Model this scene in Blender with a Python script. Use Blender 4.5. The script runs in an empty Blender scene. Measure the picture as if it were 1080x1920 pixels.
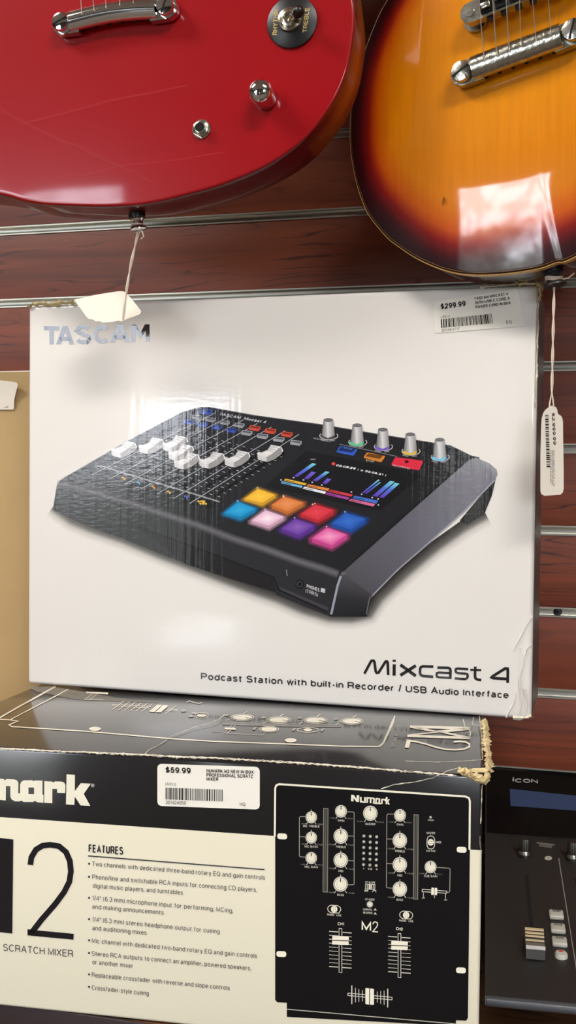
import bpy, bmesh, math, random
from mathutils import Vector, Matrix
random.seed(7)
S = bpy.context.scene
COL = S.collection
V = Vector
# ------------------------------------------------------------------ camera
F = 2000.0
TH, PH, RO = .2587, .0303, .01
fw = V((-math.sin(TH)*math.cos(PH), math.cos(TH)*math.cos(PH), -math.sin(PH)))
r0 = fw.cross(V((0,0,1))).normalized(); u0 = r0.cross(fw)
CR = math.cos(RO)*r0 + math.sin(RO)*u0; CU = -math.sin(RO)*r0 + math.cos(RO)*u0
CAM = V((0,-1.0223,0))
cd = bpy.data.cameras.new('camera'); cam = bpy.data.objects.new('camera', cd); COL.objects.link(cam)
cd.sensor_fit = 'VERTICAL'; cd.sensor_height = 24; cd.lens = F*24/1920; cd.clip_start = .02
m = Matrix((CR, CU, -fw)).transposed().to_4x4(); m.translation = CAM; cam.matrix_world = m
S.camera = cam
def ray(px, py): return (CR*((px-540)/F) - CU*((py-960)/F) + fw)
def project(p):
    q = V(p)-CAM; z = q.dot(fw); return (540+F*q.dot(CR)/z, 960-F*q.dot(CU)/z)

class Plane:
    def __init__(s, P, ex, ey):
        s.P = V(P); s.ex = V(ex).normalized(); s.ey = V(ey).normalized(); s.n = s.ex.cross(s.ey).normalized()   # n towards the viewer
    def at(s, px, py, off=0.):
        d = ray(px, py); t = (s.P + s.n*off - CAM).dot(s.n)/d.dot(s.n); return CAM + d*t
    def uv(s, px, py):
        q = s.at(px, py) - s.P; return (q.dot(s.ex), q.dot(s.ey))
    def w(s, u, v, h=0.): return s.P + s.ex*u + s.ey*v + s.n*h

# ------------------------------------------------------------------ materials
def lin(c):
    return tuple(((x/255)/12.92 if x/255 <= .04045 else ((x/255+.055)/1.055)**2.4) for x in c[:3])
def mat(name, col, rough=.5, metal=0., spec=.5, coat=0., coat_rough=.1, vary=0., vscale=20., bump=0., bscale=50., stretch=(1,1,1)):
    M = bpy.data.materials.new(name); M.use_nodes = True; nt = M.node_tree; b = nt.nodes['Principled BSDF']
    c = lin(col); b.inputs['Base Color'].default_value = (*c, 1); b.inputs['Roughness'].default_value = rough
    b.inputs['Metallic'].default_value = metal; b.inputs['Specular IOR Level'].default_value = spec
    b.inputs['Coat Weight'].default_value = coat; b.inputs['Coat Roughness'].default_value = coat_rough
    if vary or bump:
        tc = nt.nodes.new('ShaderNodeTexCoord'); mp = nt.nodes.new('ShaderNodeMapping'); mp.inputs['Scale'].default_value = stretch
        nt.links.new(tc.outputs['Object'], mp.inputs['Vector'])
    if vary:
        n = nt.nodes.new('ShaderNodeTexNoise'); n.inputs['Scale'].default_value = vscale; n.inputs['Detail'].default_value = 5
        nt.links.new(mp.outputs[0], n.inputs['Vector'])
        r = nt.nodes.new('ShaderNodeValToRGB'); r.color_ramp.elements[0].position = .3; r.color_ramp.elements[1].position = .7
        r.color_ramp.elements[0].color = (*[x*(1-vary) for x in c], 1); r.color_ramp.elements[1].color = (*[min(1, x*(1+vary*.6)) for x in c], 1)
        nt.links.new(n.outputs['Fac'], r.inputs[0]); nt.links.new(r.outputs[0], b.inputs['Base Color'])
    if bump:
        n = nt.nodes.new('ShaderNodeTexNoise'); n.inputs['Scale'].default_value = bscale; n.inputs['Detail'].default_value = 4
        nt.links.new(mp.outputs[0], n.inputs['Vector'])
        bp = nt.nodes.new('ShaderNodeBump'); bp.inputs['Strength'].default_value = bump; bp.inputs['Distance'].default_value = .002
        nt.links.new(n.outputs['Fac'], bp.inputs['Height']); nt.links.new(bp.outputs[0], b.inputs['Normal'])
        if coat: nt.links.new(bp.outputs[0], b.inputs['Coat Normal'])
    return M
def attr_mat(name, rough, coat=0., coat_rough=.08, film=0., spec=.5, bump=0., grain=0.):
    """colour (and opacity) come from the printed / painted colour layer of the mesh"""
    M = bpy.data.materials.new(name); M.use_nodes = True; nt = M.node_tree; b = nt.nodes['Principled BSDF']
    a = nt.nodes.new('ShaderNodeAttribute'); a.attribute_name = 'paint'
    out = a.outputs['Color']
    if grain:
        tc = nt.nodes.new('ShaderNodeTexCoord'); mp = nt.nodes.new('ShaderNodeMapping'); mp.inputs['Scale'].default_value = (60, 60, 4)
        n = nt.nodes.new('ShaderNodeTexNoise'); n.inputs['Scale'].default_value = 4; n.inputs['Detail'].default_value = 6
        nt.links.new(tc.outputs['Object'], mp.inputs[0]); nt.links.new(mp.outputs[0], n.inputs['Vector'])
        mr = nt.nodes.new('ShaderNodeMapRange'); mr.inputs['From Min'].default_value = .3; mr.inputs['From Max'].default_value = .7
        mr.inputs['To Min'].default_value = 1-grain; mr.inputs['To Max'].default_value = 1+grain
        nt.links.new(n.outputs['Fac'], mr.inputs['Value'])
        mx = nt.nodes.new('ShaderNodeVectorMath'); mx.operation = 'SCALE'
        nt.links.new(out, mx.inputs[0]); nt.links.new(mr.outputs[0], mx.inputs['Scale']); out = mx.outputs[0]
    nt.links.new(out, b.inputs['Base Color'])
    nt.links.new(a.outputs['Alpha'], b.inputs['Alpha'])
    b.inputs['Roughness'].default_value = rough; b.inputs['Specular IOR Level'].default_value = spec
    b.inputs['Coat Weight'].default_value = coat; b.inputs['Coat Roughness'].default_value = coat_rough
    if film: wrinkle(nt, b, film)
    return M
def wrinkle(nt, b, k):
    """glossy film with fine vertical corrugation and small creases"""
    g = nt.nodes.new('ShaderNodeNewGeometry')
    mp = nt.nodes.new('ShaderNodeMapping'); mp.inputs['Scale'].default_value = (190, 40, 6)
    n1 = nt.nodes.new('ShaderNodeTexNoise'); n1.inputs['Scale'].default_value = 1; n1.inputs['Detail'].default_value = 3
    nt.links.new(g.outputs['Position'], mp.inputs[0]); nt.links.new(mp.outputs[0], n1.inputs['Vector'])
    mp2 = nt.nodes.new('ShaderNodeMapping'); mp2.inputs['Scale'].default_value = (130, 40, 330)
    n2 = nt.nodes.new('ShaderNodeTexNoise'); n2.inputs['Scale'].default_value = 1; n2.inputs['Detail'].default_value = 3
    nt.links.new(g.outputs['Position'], mp2.inputs[0]); nt.links.new(mp2.outputs[0], n2.inputs['Vector'])
    ad = nt.nodes.new('ShaderNodeMath'); ad.operation = 'MULTIPLY_ADD'; ad.inputs[1].default_value = .55
    nt.links.new(n2.outputs['Fac'], ad.inputs[0]); nt.links.new(n1.outputs['Fac'], ad.inputs[2])
    bp = nt.nodes.new('ShaderNodeBump'); bp.inputs['Strength'].default_value = k; bp.inputs['Distance'].default_value = .001
    nt.links.new(ad.outputs[0], bp.inputs['Height']); nt.links.new(bp.outputs[0], b.inputs['Coat Normal'])
    nt.links.new(bp.outputs[0], b.inputs['Normal'])

def wood_mat(name, c1, c2, c3, rough=.45, coat=.0, scale=1.):
    M = bpy.data.materials.new(name); M.use_nodes = True; nt = M.node_tree; b = nt.nodes['Principled BSDF']
    g = nt.nodes.new('ShaderNodeNewGeometry')
    mp = nt.nodes.new('ShaderNodeMapping'); mp.inputs['Scale'].default_value = (4*scale, 40*scale, 60*scale)
    nt.links.new(g.outputs['Position'], mp.inputs[0])
    n = nt.nodes.new('ShaderNodeTexNoise'); n.inputs['Scale'].default_value = 1; n.inputs['Detail'].default_value = 8; n.inputs['Distortion'].default_value = .6
    nt.links.new(mp.outputs[0], n.inputs['Vector'])
    r = nt.nodes.new('ShaderNodeValToRGB'); e = r.color_ramp.elements
    e[0].position = .3; e[0].color = (*lin(c2), 1); e[1].position = .68; e[1].color = (*lin(c1), 1)
    nt.links.new(n.outputs['Fac'], r.inputs[0])
    # fine dark vein lines: contour lines of a stretched noise
    mp2 = nt.nodes.new('ShaderNodeMapping'); mp2.inputs['Scale'].default_value = (2.2*scale, 10*scale, 22*scale)
    nt.links.new(g.outputs['Position'], mp2.inputs[0])
    n2 = nt.nodes.new('ShaderNodeTexNoise'); n2.inputs['Scale'].default_value = 1; n2.inputs['Detail'].default_value = 4; n2.inputs['Roughness'].default_value = .35
    nt.links.new(mp2.outputs[0], n2.inputs['Vector'])
    mu = nt.nodes.new('ShaderNodeMath'); mu.operation = 'MULTIPLY'; mu.inputs[1].default_value = 34
    fr = nt.nodes.new('ShaderNodeMath'); fr.operation = 'PINGPONG'; fr.inputs[1].default_value = 1
    nt.links.new(n2.outputs['Fac'], mu.inputs[0]); nt.links.new(mu.outputs[0], fr.inputs[0])
    r2 = nt.nodes.new('ShaderNodeValToRGB'); e = r2.color_ramp.elements
    e[0].position = .0; e[0].color = (1,1,1,1); e[1].position = .2; e[1].color = (0,0,0,1)
    nt.links.new(fr.outputs[0], r2.inputs[0])
    n3 = nt.nodes.new('ShaderNodeTexNoise'); n3.inputs['Scale'].default_value = 14; n3.inputs['Detail'].default_value = 3
    nt.links.new(g.outputs['Position'], n3.inputs['Vector'])
    r3 = nt.nodes.new('ShaderNodeValToRGB'); e = r3.color_ramp.elements; e[0].position = .42; e[0].color = (0,0,0,1); e[1].position = .6; e[1].color = (.95,.95,.95,1)
    nt.links.new(n3.outputs['Fac'], r3.inputs[0])
    mm = nt.nodes.new('ShaderNodeMath'); mm.operation = 'MULTIPLY'
    nt.links.new(r2.outputs[0], mm.inputs[0]); nt.links.new(r3.outputs[0], mm.inputs[1])
    mx = nt.nodes.new('ShaderNodeMixRGB'); mx.inputs[2].default_value = (*lin(c3), 1)
    nt.links.new(mm.outputs[0], mx.inputs[0]); nt.links.new(r.outputs[0], mx.inputs[1]); nt.links.new(mx.outputs[0], b.inputs['Base Color'])
    b.inputs['Roughness'].default_value = rough; b.inputs['Coat Weight'].default_value = coat; b.inputs['Coat Roughness'].default_value = .25
    return M

PRINT_FILM = attr_mat('glossy_film_print', .35, coat=.75, coat_rough=.075, film=.13, spec=.1)
PRINT = attr_mat('satin_print', .42, spec=.15)
PAINT = attr_mat('lacquer', .3, coat=.5, coat_rough=.05, spec=.2)
PAINT_BURST = attr_mat('sunburst_lacquer', .3, coat=1., coat_rough=.04, spec=.1, grain=.06)
WOOD = wood_mat('cherry_laminate', (134,62,30), (100,42,20), (44,17,9))
SHELFW = wood_mat('shelf_laminate', (120,80,50), (92,58,36), (60,36,22))
ALU = mat('aluminium', (190,188,175), .38, .9, vary=.25, vscale=6, stretch=(1,8,8))
CHROME = mat('chrome', (225,225,225), .07, 1.)
AGED = mat('aged_nickel', (186,184,172), .2, 1., vary=.3, vscale=260, bump=.12, bscale=420)
STEEL = mat('string_steel', (200,190,175), .3, .9)
BLK = mat('black_plastic', (22,21,21), .35)
BLKSAT = mat('black_satin_metal', (38,36,35), .45, vary=.1, vscale=300)
LIDPRINT = attr_mat('lid_print_ink', .45, coat=1., coat_rough=.13, spec=.12)
TEAR = mat('torn_cardboard', (214,192,142), .9, vary=.3, vscale=160, bump=.9, bscale=300)
TEARW = mat('torn_white_paper', (222,212,190), .8, vary=.2, vscale=120, bump=.8, bscale=260)
KRAFT = mat('kraft_cardboard', (178,148,100), .8, vary=.06, vscale=14, bump=.08, bscale=90)
PAPER = mat('tag_paper', (232,222,205), .7)
STRING = mat('cotton_string', (222,205,185), .9)
CREAM = mat('cream_binding', (226,176,96), .3, coat=.5)
NICKEL = mat('nickel', (205,198,180), .2, 1.)
HOLE = mat('dark_hole', (8,8,8), .9)

# ------------------------------------------------------------------ objects
def empty(name, loc, label, cat, group=None):
    o = bpy.data.objects.new(name, None); COL.objects.link(o); o.location = loc; o.empty_display_size = .02
    o['label'] = label; o['category'] = cat
    if group: o['group'] = group
    return o
def origin(o):
    p = V((0,0,0))
    while o is not None: p = p + o.location; o = o.parent
    return p
def finish(name, me, parent=None, smooth=False, loc=None):
    o = bpy.data.objects.new(name, me); COL.objects.link(o)
    base = V(loc) if loc is not None else V((0,0,0))
    if parent is not None:
        o.parent = parent
        base = origin(parent)
    elif loc is not None: o.location = base
    if base.length: me.transform(Matrix.Translation(-base))
    if smooth:
        for p in me.polygons: p.use_smooth = True
    me.update(); return o

class MB:
    """collects shapes of one part: verts, faces, material slot per face"""
    def __init__(s): s.v = []; s.f = []; s.m = []; s.mats = []; s.sm = []
    def mi(s, M):
        if M not in s.mats: s.mats.append(M)
        return s.mats.index(M)
    def add(s, vs, fs, M, smooth=False):
        b = len(s.v); s.v += [V(p) for p in vs]
        for f in fs: s.f.append([b+i for i in f]); s.m.append(s.mi(M)); s.sm.append(smooth)
    def box(s, c, h, ax=(V((1,0,0)), V((0,1,0)), V((0,0,1))), M=None, bev=0.):
        c = V(c); a = [V(x) for x in ax]
        bm = bmesh.new(); bmesh.ops.create_cube(bm, size=2)
        for v in bm.verts: v.co = V((v.co.x*h[0], v.co.y*h[1], v.co.z*h[2]))
        if bev: bmesh.ops.bevel(bm, geom=bm.edges[:], offset=bev, segments=3, profile=.5, affect='EDGES')
        bm.verts.ensure_lookup_table()
        vs = [c + a[0]*v.co.x + a[1]*v.co.y + a[2]*v.co.z for v in bm.verts]
        s.add(vs, [[v.index for v in f.verts] for f in bm.faces], M, bool(bev)); bm.free()
    def tube(s, pts, r, M, seg=8, cap=True):
        pts = [V(p) for p in pts]; n = len(pts); vs = []; prev = None
        for i, p in enumerate(pts):
            d = (pts[min(i+1, n-1)] - pts[max(i-1, 0)]).normalized()
            a = prev if prev is not None else (V((0,0,1)) if abs(d.z) < .9 else V((1,0,0)))
            a = (a - d*a.dot(d)).normalized(); b = d.cross(a); prev = a
            rr = r[i] if isinstance(r, (list, tuple)) else r
            vs += [p + (a*math.cos(t) + b*math.sin(t))*rr for t in [2*math.pi*k/seg for k in range(seg)]]
        fs = [[i*seg+k, i*seg+(k+1)%seg, (i+1)*seg+(k+1)%seg, (i+1)*seg+k] for i in range(n-1) for k in range(seg)]
        if cap: fs += [list(range(seg))[::-1], [(n-1)*seg+k for k in range(seg)]]
        s.add(vs, fs, M, True)
    def lathe(s, o, ax, prof, M, seg=32, smooth=True, ref=None):
        o = V(o); ax = V(ax).normalized(); a = V(ref) if ref is not None else (V((0,0,1)) if abs(ax.z) < .9 else V((1,0,0)))
        a = (a - ax*a.dot(ax)).normalized(); b = ax.cross(a); vs = []
        for r, h in prof: vs += [o + ax*h + (a*math.cos(t)+b*math.sin(t))*max(r, 1e-5) for t in [2*math.pi*k/seg for k in range(seg)]]
        n = len(prof)
        fs = [[i*seg+k, i*seg+(k+1)%seg, (i+1)*seg+(k+1)%seg, (i+1)*seg+k] for i in range(n-1) for k in range(seg)]
        fs += [list(range(seg))[::-1], [(n-1)*seg+k for k in range(seg)]]
        s.add(vs, fs, M, smooth)
    def prism(s, pts, off, M, smooth=False):
        n = len(pts); a = [V(p) for p in pts]; b = [p + V(off) for p in a]
        s.add(a+b, [list(range(n)), list(range(n, 2*n))[::-1]] + [[i, (i+1) % n, n+(i+1) % n, n+i][::-1] for i in range(n)], M, smooth)
    def build(s, name, parent=None, loc=None):
        me = bpy.data.meshes.new(name); me.from_pydata(s.v, [], s.f)
        for M in s.mats: me.materials.append(M)
        for i, p in enumerate(me.polygons): p.material_index = s.m[i]; p.use_smooth = s.sm[i]
        bm = bmesh.new(); bm.from_mesh(me); bmesh.ops.recalc_face_normals(bm, faces=bm.faces); bm.to_mesh(me); bm.free()
        try: me.set_sharp_from_angle(angle=math.radians(38))
        except Exception: pass
        return finish(name, me, parent, loc=loc)

# ------------------------------------------------------------------ flat printing on a plane, drawn in layers
_tc = {}
# ------------------------------------------------------------------ a plain grotesque alphabet drawn with strokes
def _A(cx, cy, rx, ry, a0, a1, n=10):
    return [(cx+rx*math.cos(math.radians(a0+(a1-a0)*k/n)), cy+ry*math.sin(math.radians(a0+(a1-a0)*k/n))) for k in range(n+1)]
XH = .72
def _bowl(x0, x1, y0, y1, a0=0, a1=360, n=18): return _A((x0+x1)/2, (y0+y1)/2, (x1-x0)/2, (y1-y0)/2, a0, a1, n)
GL = {
 'A': (.86, [[(0,0),(.5,1),(1,0)],[(.19,.34),(.81,.34)]]),
 'B': (.78, [[(0,0),(0,1),(.58,1)]+_A(.6,.765,.34,.235,90,-90,8)+[(.0,.53)],[(.6,.53)]+_A(.64,.265,.36,.265,90,-90,8)+[(0,0)]]),
 'C': (.86, [_A(.52,.5,.52,.5,42,318,20)]),
 'D': (.82, [[(0,0),(0,1),(.45,1)]+_A(.45,.5,.55,.5,90,-90,14)+[(0,0)]]),
 'E': (.72, [[(1,1),(0,1),(0,0),(1,0)],[(0,.53),(.92,.53)]]),
 'F': (.68, [[(1,1),(0,1),(0,0)],[(0,.53),(.88,.53)]]),
 'G': (.90, [_A(.5,.5,.5,.5,42,340,20)+[(1,.46),(.58,.46)],[(1,.46),(1,.02)]]),
 'H': (.78, [[(0,0),(0,1)],[(1,0),(1,1)],[(0,.53),(1,.53)]]),
 'I': (.14, [[(.5,0),(.5,1)]]),
 'J': (.60, [[(1,1),(1,.3)]+_A(.5,.28,.5,.28,0,-180,10)]),
 'K': (.80, [[(0,0),(0,1)],[(.95,1),(0,.38)],[(.34,.58),(1,0)]]),
 'L': (.64, [[(0,1),(0,0),(1,0)]]),
 'M': (.92, [[(0,0),(0,1),(.5,.12),(1,1),(1,0)]]),
 'N': (.78, [[(0,0),(0,1),(1,0),(1,1)]]),
 'O': (.90, [_bowl(0,1,0,1)]),
 'P': (.76, [[(0,0),(0,1),(.6,1)]+_A(.62,.73,.38,.27,90,-90,8)+[(0,.46)]]),
 'Q': (.90, [_bowl(0,1,0,1),[(.6,.25),(1,-.05)]]),
 'R': (.80, [[(0,0),(0,1),(.6,1)]+_A(.62,.74,.36,.26,90,-90,8)+[(0,.48)],[(.6,.48),(.9,.38),(.95,.1),(1,0)]]),
 'S': (.76, [_A(.5,.755,.46,.245,20,180,10)+_A(.5,.755,.46,.23,180,262,5)+_A(.5,.265,.5,.25,80,0,6)+_A(.5,.265,.5,.265,0,-160,10)]),
 'T': (.76, [[(0,1),(1,1)],[(.5,1),(.5,0)]]),
 'U': (.78, [[(0,1),(0,.36)]+_A(.5,.36,.5,.36,180,360,12)+[(1,1)]]),
 'V': (.82, [[(0,1),(.5,0),(1,1)]]),
 'W': (1.2, [[(0,1),(.25,0),(.5,1),(.75,0),(1,1)]]),
 'X': (.80, [[(0,1),(1,0)],[(0,0),(1,1)]]),
 'Y': (.82, [[(0,1),(.5,.42),(1,1)],[(.5,.42),(.5,0)]]),
 'Z': (.74, [[(0,1),(1,1),(0,0),(1,0)]]),
 'a': (.62, [_A(.46,XH-.2,.42,.2,155,0,8)+[(.88,.1),(1,0)],[(.88,.44),(.4,.38)]+_A(.3,.19,.3,.19,110,290,10)+[(.7,.1),(.88,.25)]]),
 'b': (.64, [[(0,0),(0,1)],_bowl(0,1,0,XH)]),
 'c': (.60, [_A(.52,XH/2,.52,XH/2,40,320,16)]),
 'd': (.64, [[(1,0),(1,1)],_bowl(0,1,0,XH)]),
 'e': (.64, [[(0,XH*.53),(1,XH*.53)]+_A(.5,XH/2,.5,XH/2,5,318,18)]),
 'f': (.42, [[(.42,0),(.42,.8)]+_A(.95,.8,.5,.2,180,95,5),[(0,XH),(.95,XH)]]),
 'g': (.64, [_bowl(0,1,0,XH),[(1,XH),(1,-.08)]+_A(.5,-.08,.5,.2,0,-165,9)]),
 'h': (.60, [[(0,0),(0,1)],[(0,.42)]+_A(.5,XH-.26,.5,.26,165,0,9)+[(1,0)]]),
 'i': (.14, [[(.5,0),(.5,XH)],[(.5,.88),(.5,1)]]),
 'j': (.24, [[(.9,XH),(.9,-.12)]+_A(.4,-.12,.5,.14,0,-90,5),[(.9,.88),(.9,1)]]),
 'k': (.58, [[(0,0),(0,1)],[(.92,XH),(0,.26)],[(.38,.44),(1,0)]]),
 'l': (.14, [[(.5,0),(.5,1)]]),
 'm': (.96, [[(0,0),(0,XH)],[(0,.4)]+_A(.25,XH-.22,.25,.22,165,0,7)+[(.5,0)],[(.5,.4)]+_A(.75,XH-.22,.25,.22,165,0,7)+[(1,0)]]),
 'n': (.60, [[(0,0),(0,XH)],[(0,.42)]+_A(.5,XH-.26,.5,.26,165,0,9)+[(1,0)]]),
 'o': (.64, [_bowl(0,1,0,XH)]),
 'p': (.64, [[(0,-.26),(0,XH)],_bowl(0,1,0,XH)]),
 'q': (.64, [[(1,-.26),(1,XH)],_bowl(0,1,0,XH)]),
 'r': (.40, [[(0,0),(0,XH)],[(0,.42)]+_A(.9,XH-.28,.9,.28,170,90,6)]),
 's': (.56, [_A(.5,XH-.175,.46,.175,15,180,8)+_A(.5,XH-.175,.46,.18,180,255,4)+_A(.5,.185,.5,.18,75,0,5)+_A(.5,.185,.5,.185,0,-165,8)]),
 't': (.42, [[(.42,.92),(.42,.16)]+_A(.85,.16,.43,.16,180,270,4),[(0,XH),(1,XH)]]),
 'u': (.60, [[(0,XH),(0,.26)]+_A(.5,.26,.5,.26,180,345,9),[(1,XH),(1,0)]]),
 'v': (.58, [[(0,XH),(.5,0),(1,XH)]]),
 'w': (.86, [[(0,XH),(.25,0),(.5,XH),(.75,0),(1,XH)]]),
 'x': (.56, [[(0,XH),(1,0)],[(0,0),(1,XH)]]),
 'y': (.58, [[(0,XH),(.5,0)],[(1,XH),(.45,-.14),(.3,-.25),(.05,-.25)]]),
 'z': (.56, [[(0,XH),(1,XH),(0,0),(1,0)]]),
 '0': (.64, [_bowl(0,1,0,1)]), '1': (.40, [[(.2,.74),(.55,.8),(.9,1),(.9,0)]]),
 '2': (.64, [_A(.5,.7,.48,.3,170,-25,10)+[(.05,.12),(0,0),(1,0)]]),
 '3': (.64, [_A(.5,.76,.44,.24,160,-80,10),_A(.5,.27,.5,.27,90,-160,11)]),
 '4': (.66, [[(.78,0),(.78,1),(0,.28),(1,.28)]]),
 '5': (.64, [[(.92,1),(.18,1),(.08,.52)]+_A(.5,.33,.5,.33,125,-160,11)]),
 '6': (.64, [_bowl(0,1,0,.64),_A(.52,.5,.52,.5,180,50,8)]),
 '7': (.62, [[(0,1),(1,1),(.5,.5),(.3,0)]]),
 '8': (.64, [_bowl(.06,.94,.52,1),_bowl(0,1,0,.54)]),
 '9': (.64, [_bowl(0,1,.36,1),_A(.48,.5,.52,.5,0,-130,8)]),
 '.': (.10, [[(.5,0),(.5,.12)]]), ',': (.12, [[(.6,.12),(.4,-.14)]]), ':': (.12, [[(.5,.04),(.5,.16)],[(.5,.56),(.5,.68)]]),
 '/': (.34, [[(0,-.04),(1,1.04)]]), '-': (.34, [[(0,.36),(1,.36)]]), '+': (.6, [[(0,.4),(1,.4)],[(.5,.1),(.5,.7)]]),
 '(': (.22, [_A(1,.42,1,.62,120,240,8)]), ')': (.22, [_A(0,.42,1,.62,60,-60,8)]), '"': (.26, [[(.1,1),(.1,.72)],[(.9,1),(.9,.72)]]),
 '$': (.70, [_A(.5,.75,.44,.2,20,180,10)+_A(.5,.75,.44,.22,180,262,5)+_A(.5,.28,.48,.24,80,0,6)+_A(.5,.28,.48,.22,0,-160,10),[(.5,1.08),(.5,-.08)]]),
 '&': (.8, [[(1,0),(.25,.7),(.25,.9),(.45,1),(.62,.85),(.5,.6),(.1,.35),(.1,.1),(.4,0),(.75,.12),(.95,.45)]]),
}
def quads(pts, w):
    P = [V((p[0], p[1])) for p in pts]; P = [p for i, p in enumerate(P) if i == 0 or (p-P[i-1]).length > 1e-5]
    L, R = [], []
    closed = len(P) > 4 and (P[0]-P[-1]).length < 1e-3
    for i in range(len(P)):
        a = P[i-1] if i else (P[-2] if closed else None); b = P[i+1] if i < len(P)-1 else (P[1] if closed else None)
        d1 = (P[i]-a).normalized() if a is not None else (b-P[i]).normalized(); d2 = (b-P[i]).normalized() if b is not None else d1
        t = d1+d2; t = t.normalized() if t.length > 1e-6 else d1; nn = V((-t.y, t.x)); k = 1/max(.4, abs(nn.dot(V((-d1.y, d1.x)))))
        L.append(P[i]+nn*w/2*k); R.append(P[i]-nn*w/2*k)
    return [(L[i], L[i+1], R[i+1], R[i]) for i in range(len(P)-1)]
def glyphs(txt, bold=0., spacing=1.):
    w = .115 + bold*3.4; k = (txt, w, spacing)
    if k in _tc: return _tc[k]
    vs, fs = [], []; x = 0; gap = (.135 if w < .16 else .105)*spacing
    for ch in txt:
        if ch == ' ': x += .42*spacing; continue
        W_, strokes = GL.get(ch, GL['-'])
        Wt = (W_*spacing + w*.35) if ch not in 'iIl.:,' else w; Wt = max(Wt, w)
        for s_ in strokes:
            q = [(x + w/2 + px_*max(.0, Wt-w), (w/2 + py_*(1-w)) if py_ <= 1 else py_) for px_, py_ in s_]
            if len(s_) == 2 and ch in 'iI.l:,': q = [(x+w/2, p[1]) for p in q] if ch != ',' else q
            for Q in quads(q, w):
                b = len(vs); vs += [(p.x, p.y) for p in Q]; fs.append([b, b+1, b+2, b+3])
        x += (w if ch in 'iI.l:' else Wt) + gap
    _tc[k] = (vs, fs); return _tc[k]
CAPH = 1.
class Ink:
    def __init__(s, plane, layer=.00025): s.P = plane; s.v = []; s.f = []; s.c = []; s.L = layer; s.base = 1.
    def off(s, z): return s.L*(s.base+z)
    def poly(s, pts, col, z=0, cols=None):
        b = len(s.v); s.v += [s.P.at(x, y, s.off(z)) for x, y in pts]; s.f.append(list(range(b, b+len(pts))))
        s.c.append(cols if cols else [col]*len(pts))
    def fan(s, pts, ccol, ecol, z=0):
        cx = sum(p[0] for p in pts)/len(pts); cy = sum(p[1] for p in pts)/len(pts); n = len(pts)
        for i in range(n): s.poly([(cx, cy), pts[i], pts[(i+1) % n]], None, z, [ccol, ecol, ecol])
    def line(s, pts, w, col, z=0, closed=False):
        n = len(pts)
        if closed: pts = list(pts)+[pts[0], pts[1]]
        L, R = [], []
        P = [V(p) for p in pts]
        for i in range(len(P)):
            d1 = (P[i]-P[i-1]).normalized() if i else (P[1]-P[0]).normalized()
            d2 = (P[i+1]-P[i]).normalized() if i < len(P)-1 else d1
            t = (d1+d2); t = t.normalized() if t.length > 1e-6 else d1
            nn = V((-t.y, t.x)); k = 1/max(.45, abs(nn.dot(V((-d1.y, d1.x)))))
            L.append(P[i]+nn*w/2*k); R.append(P[i]-nn*w/2*k)
        a, e = (1, len(P)-1) if closed else (0, len(P)-1)
        for i in range(a, e):
            s.poly([tuple(L[i]), tuple(L[i+1]), tuple(R[i+1]), tuple(R[i])], col, z)
        if closed: s.poly([tuple(L[e]), tuple(L[1]), tuple(R[1]), tuple(R[e])], col, z)
    def ell(s, cx, cy, rx, ry, col, z=0, ang=0, n=24, ccol=None):
        p = []
        for k in range(n):
            t = 2*math.pi*k/n; x, y = rx*math.cos(t), ry*math.sin(t)
            p.append((cx+x*math.cos(ang)-y*math.sin(ang), cy+x*math.sin(ang)+y*math.cos(ang)))
        if ccol: s.fan(p, ccol, col, z)
        else: s.poly(p, col, z)
    def ring(s, cx, cy, r, w, col, z=0, n=28, a0=0, a1=360, ry=None):
        ry = ry or r
        pts = [(cx+r*math.cos(math.radians(a0+(a1-a0)*k/n)), cy+ry*math.sin(math.radians(a0+(a1-a0)*k/n))) for k in range(n+1)]
        s.line(pts, w, col, z)
    def text(s, txt, p0, p1, h, col, z=0, bold=0., up=None, spacing=1.):
        hh = h if not up else V(up).length
        R = (V(p1)-V(p0)).length/max(hh, 1e-6)
        wid = lambda sp: max(v[0] for v in glyphs(txt, bold, sp)[0])
        a_, b_ = wid(.6), wid(1.2); sp = .6 + (R-a_)/max(b_-a_, 1e-4)*.6; sp = max(.45, min(1.8, sp))
        vs, fs = glyphs(txt, bold, round(sp, 3))
        x0 = min(v[0] for v in vs); x1 = max(v[0] for v in vs)
        p0 = V(p0); p1 = V(p1); d = (p1-p0)/(x1-x0); u = (V(up) if up else V((0, -h)))/CAPH
        q = [p0 + d*(x-x0) + u*y for x, y in vs]; b = len(s.v)
        s.v += [s.P.at(a.x, a.y, s.off(z)) for a in q]
        for f in fs: s.f.append([b+i for i in f]); s.c.append([col]*len(f))
    def build(s, name, M, parent, loc=None):
        me = bpy.data.meshes.new(name); me.from_pydata(s.v, [], s.f); me.materials.append(M)
        bm = bmesh.new(); bm.from_mesh(me)
        me.validate()
        a = me.color_attributes.new('paint', 'FLOAT_COLOR', 'CORNER'); d = []
        for cs in s.c:
            for c in cs: d += [*lin(c), (c[3] if len(c) > 3 else 1.)]
        if len(d) == len(a.data)*4: a.data.foreach_set('color', d)
        else: print('COLOR MISMATCH', name, len(d), len(a.data)*4)
        bm.free()
        # make every face look at the viewer's side of its plane
        for p in me.polygons:
            if p.normal.dot(s.P.n) < 0: p.flip()
        if any(True for p in me.polygons):
            k = 0
            # corner order changed by flip: repaint per polygon
            for p, cs in zip(me.polygons, s.c):
                idx = {s_i: c for s_i, c in zip(s.f[p.index], cs)}
                for li in p.loop_indices:
                    c = idx[me.loops[li].vertex_index]
                    a.data[li].color = (*lin(c), (c[3] if len(c) > 3 else 1.))
        return finish(name, me, parent, loc=loc)
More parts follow.
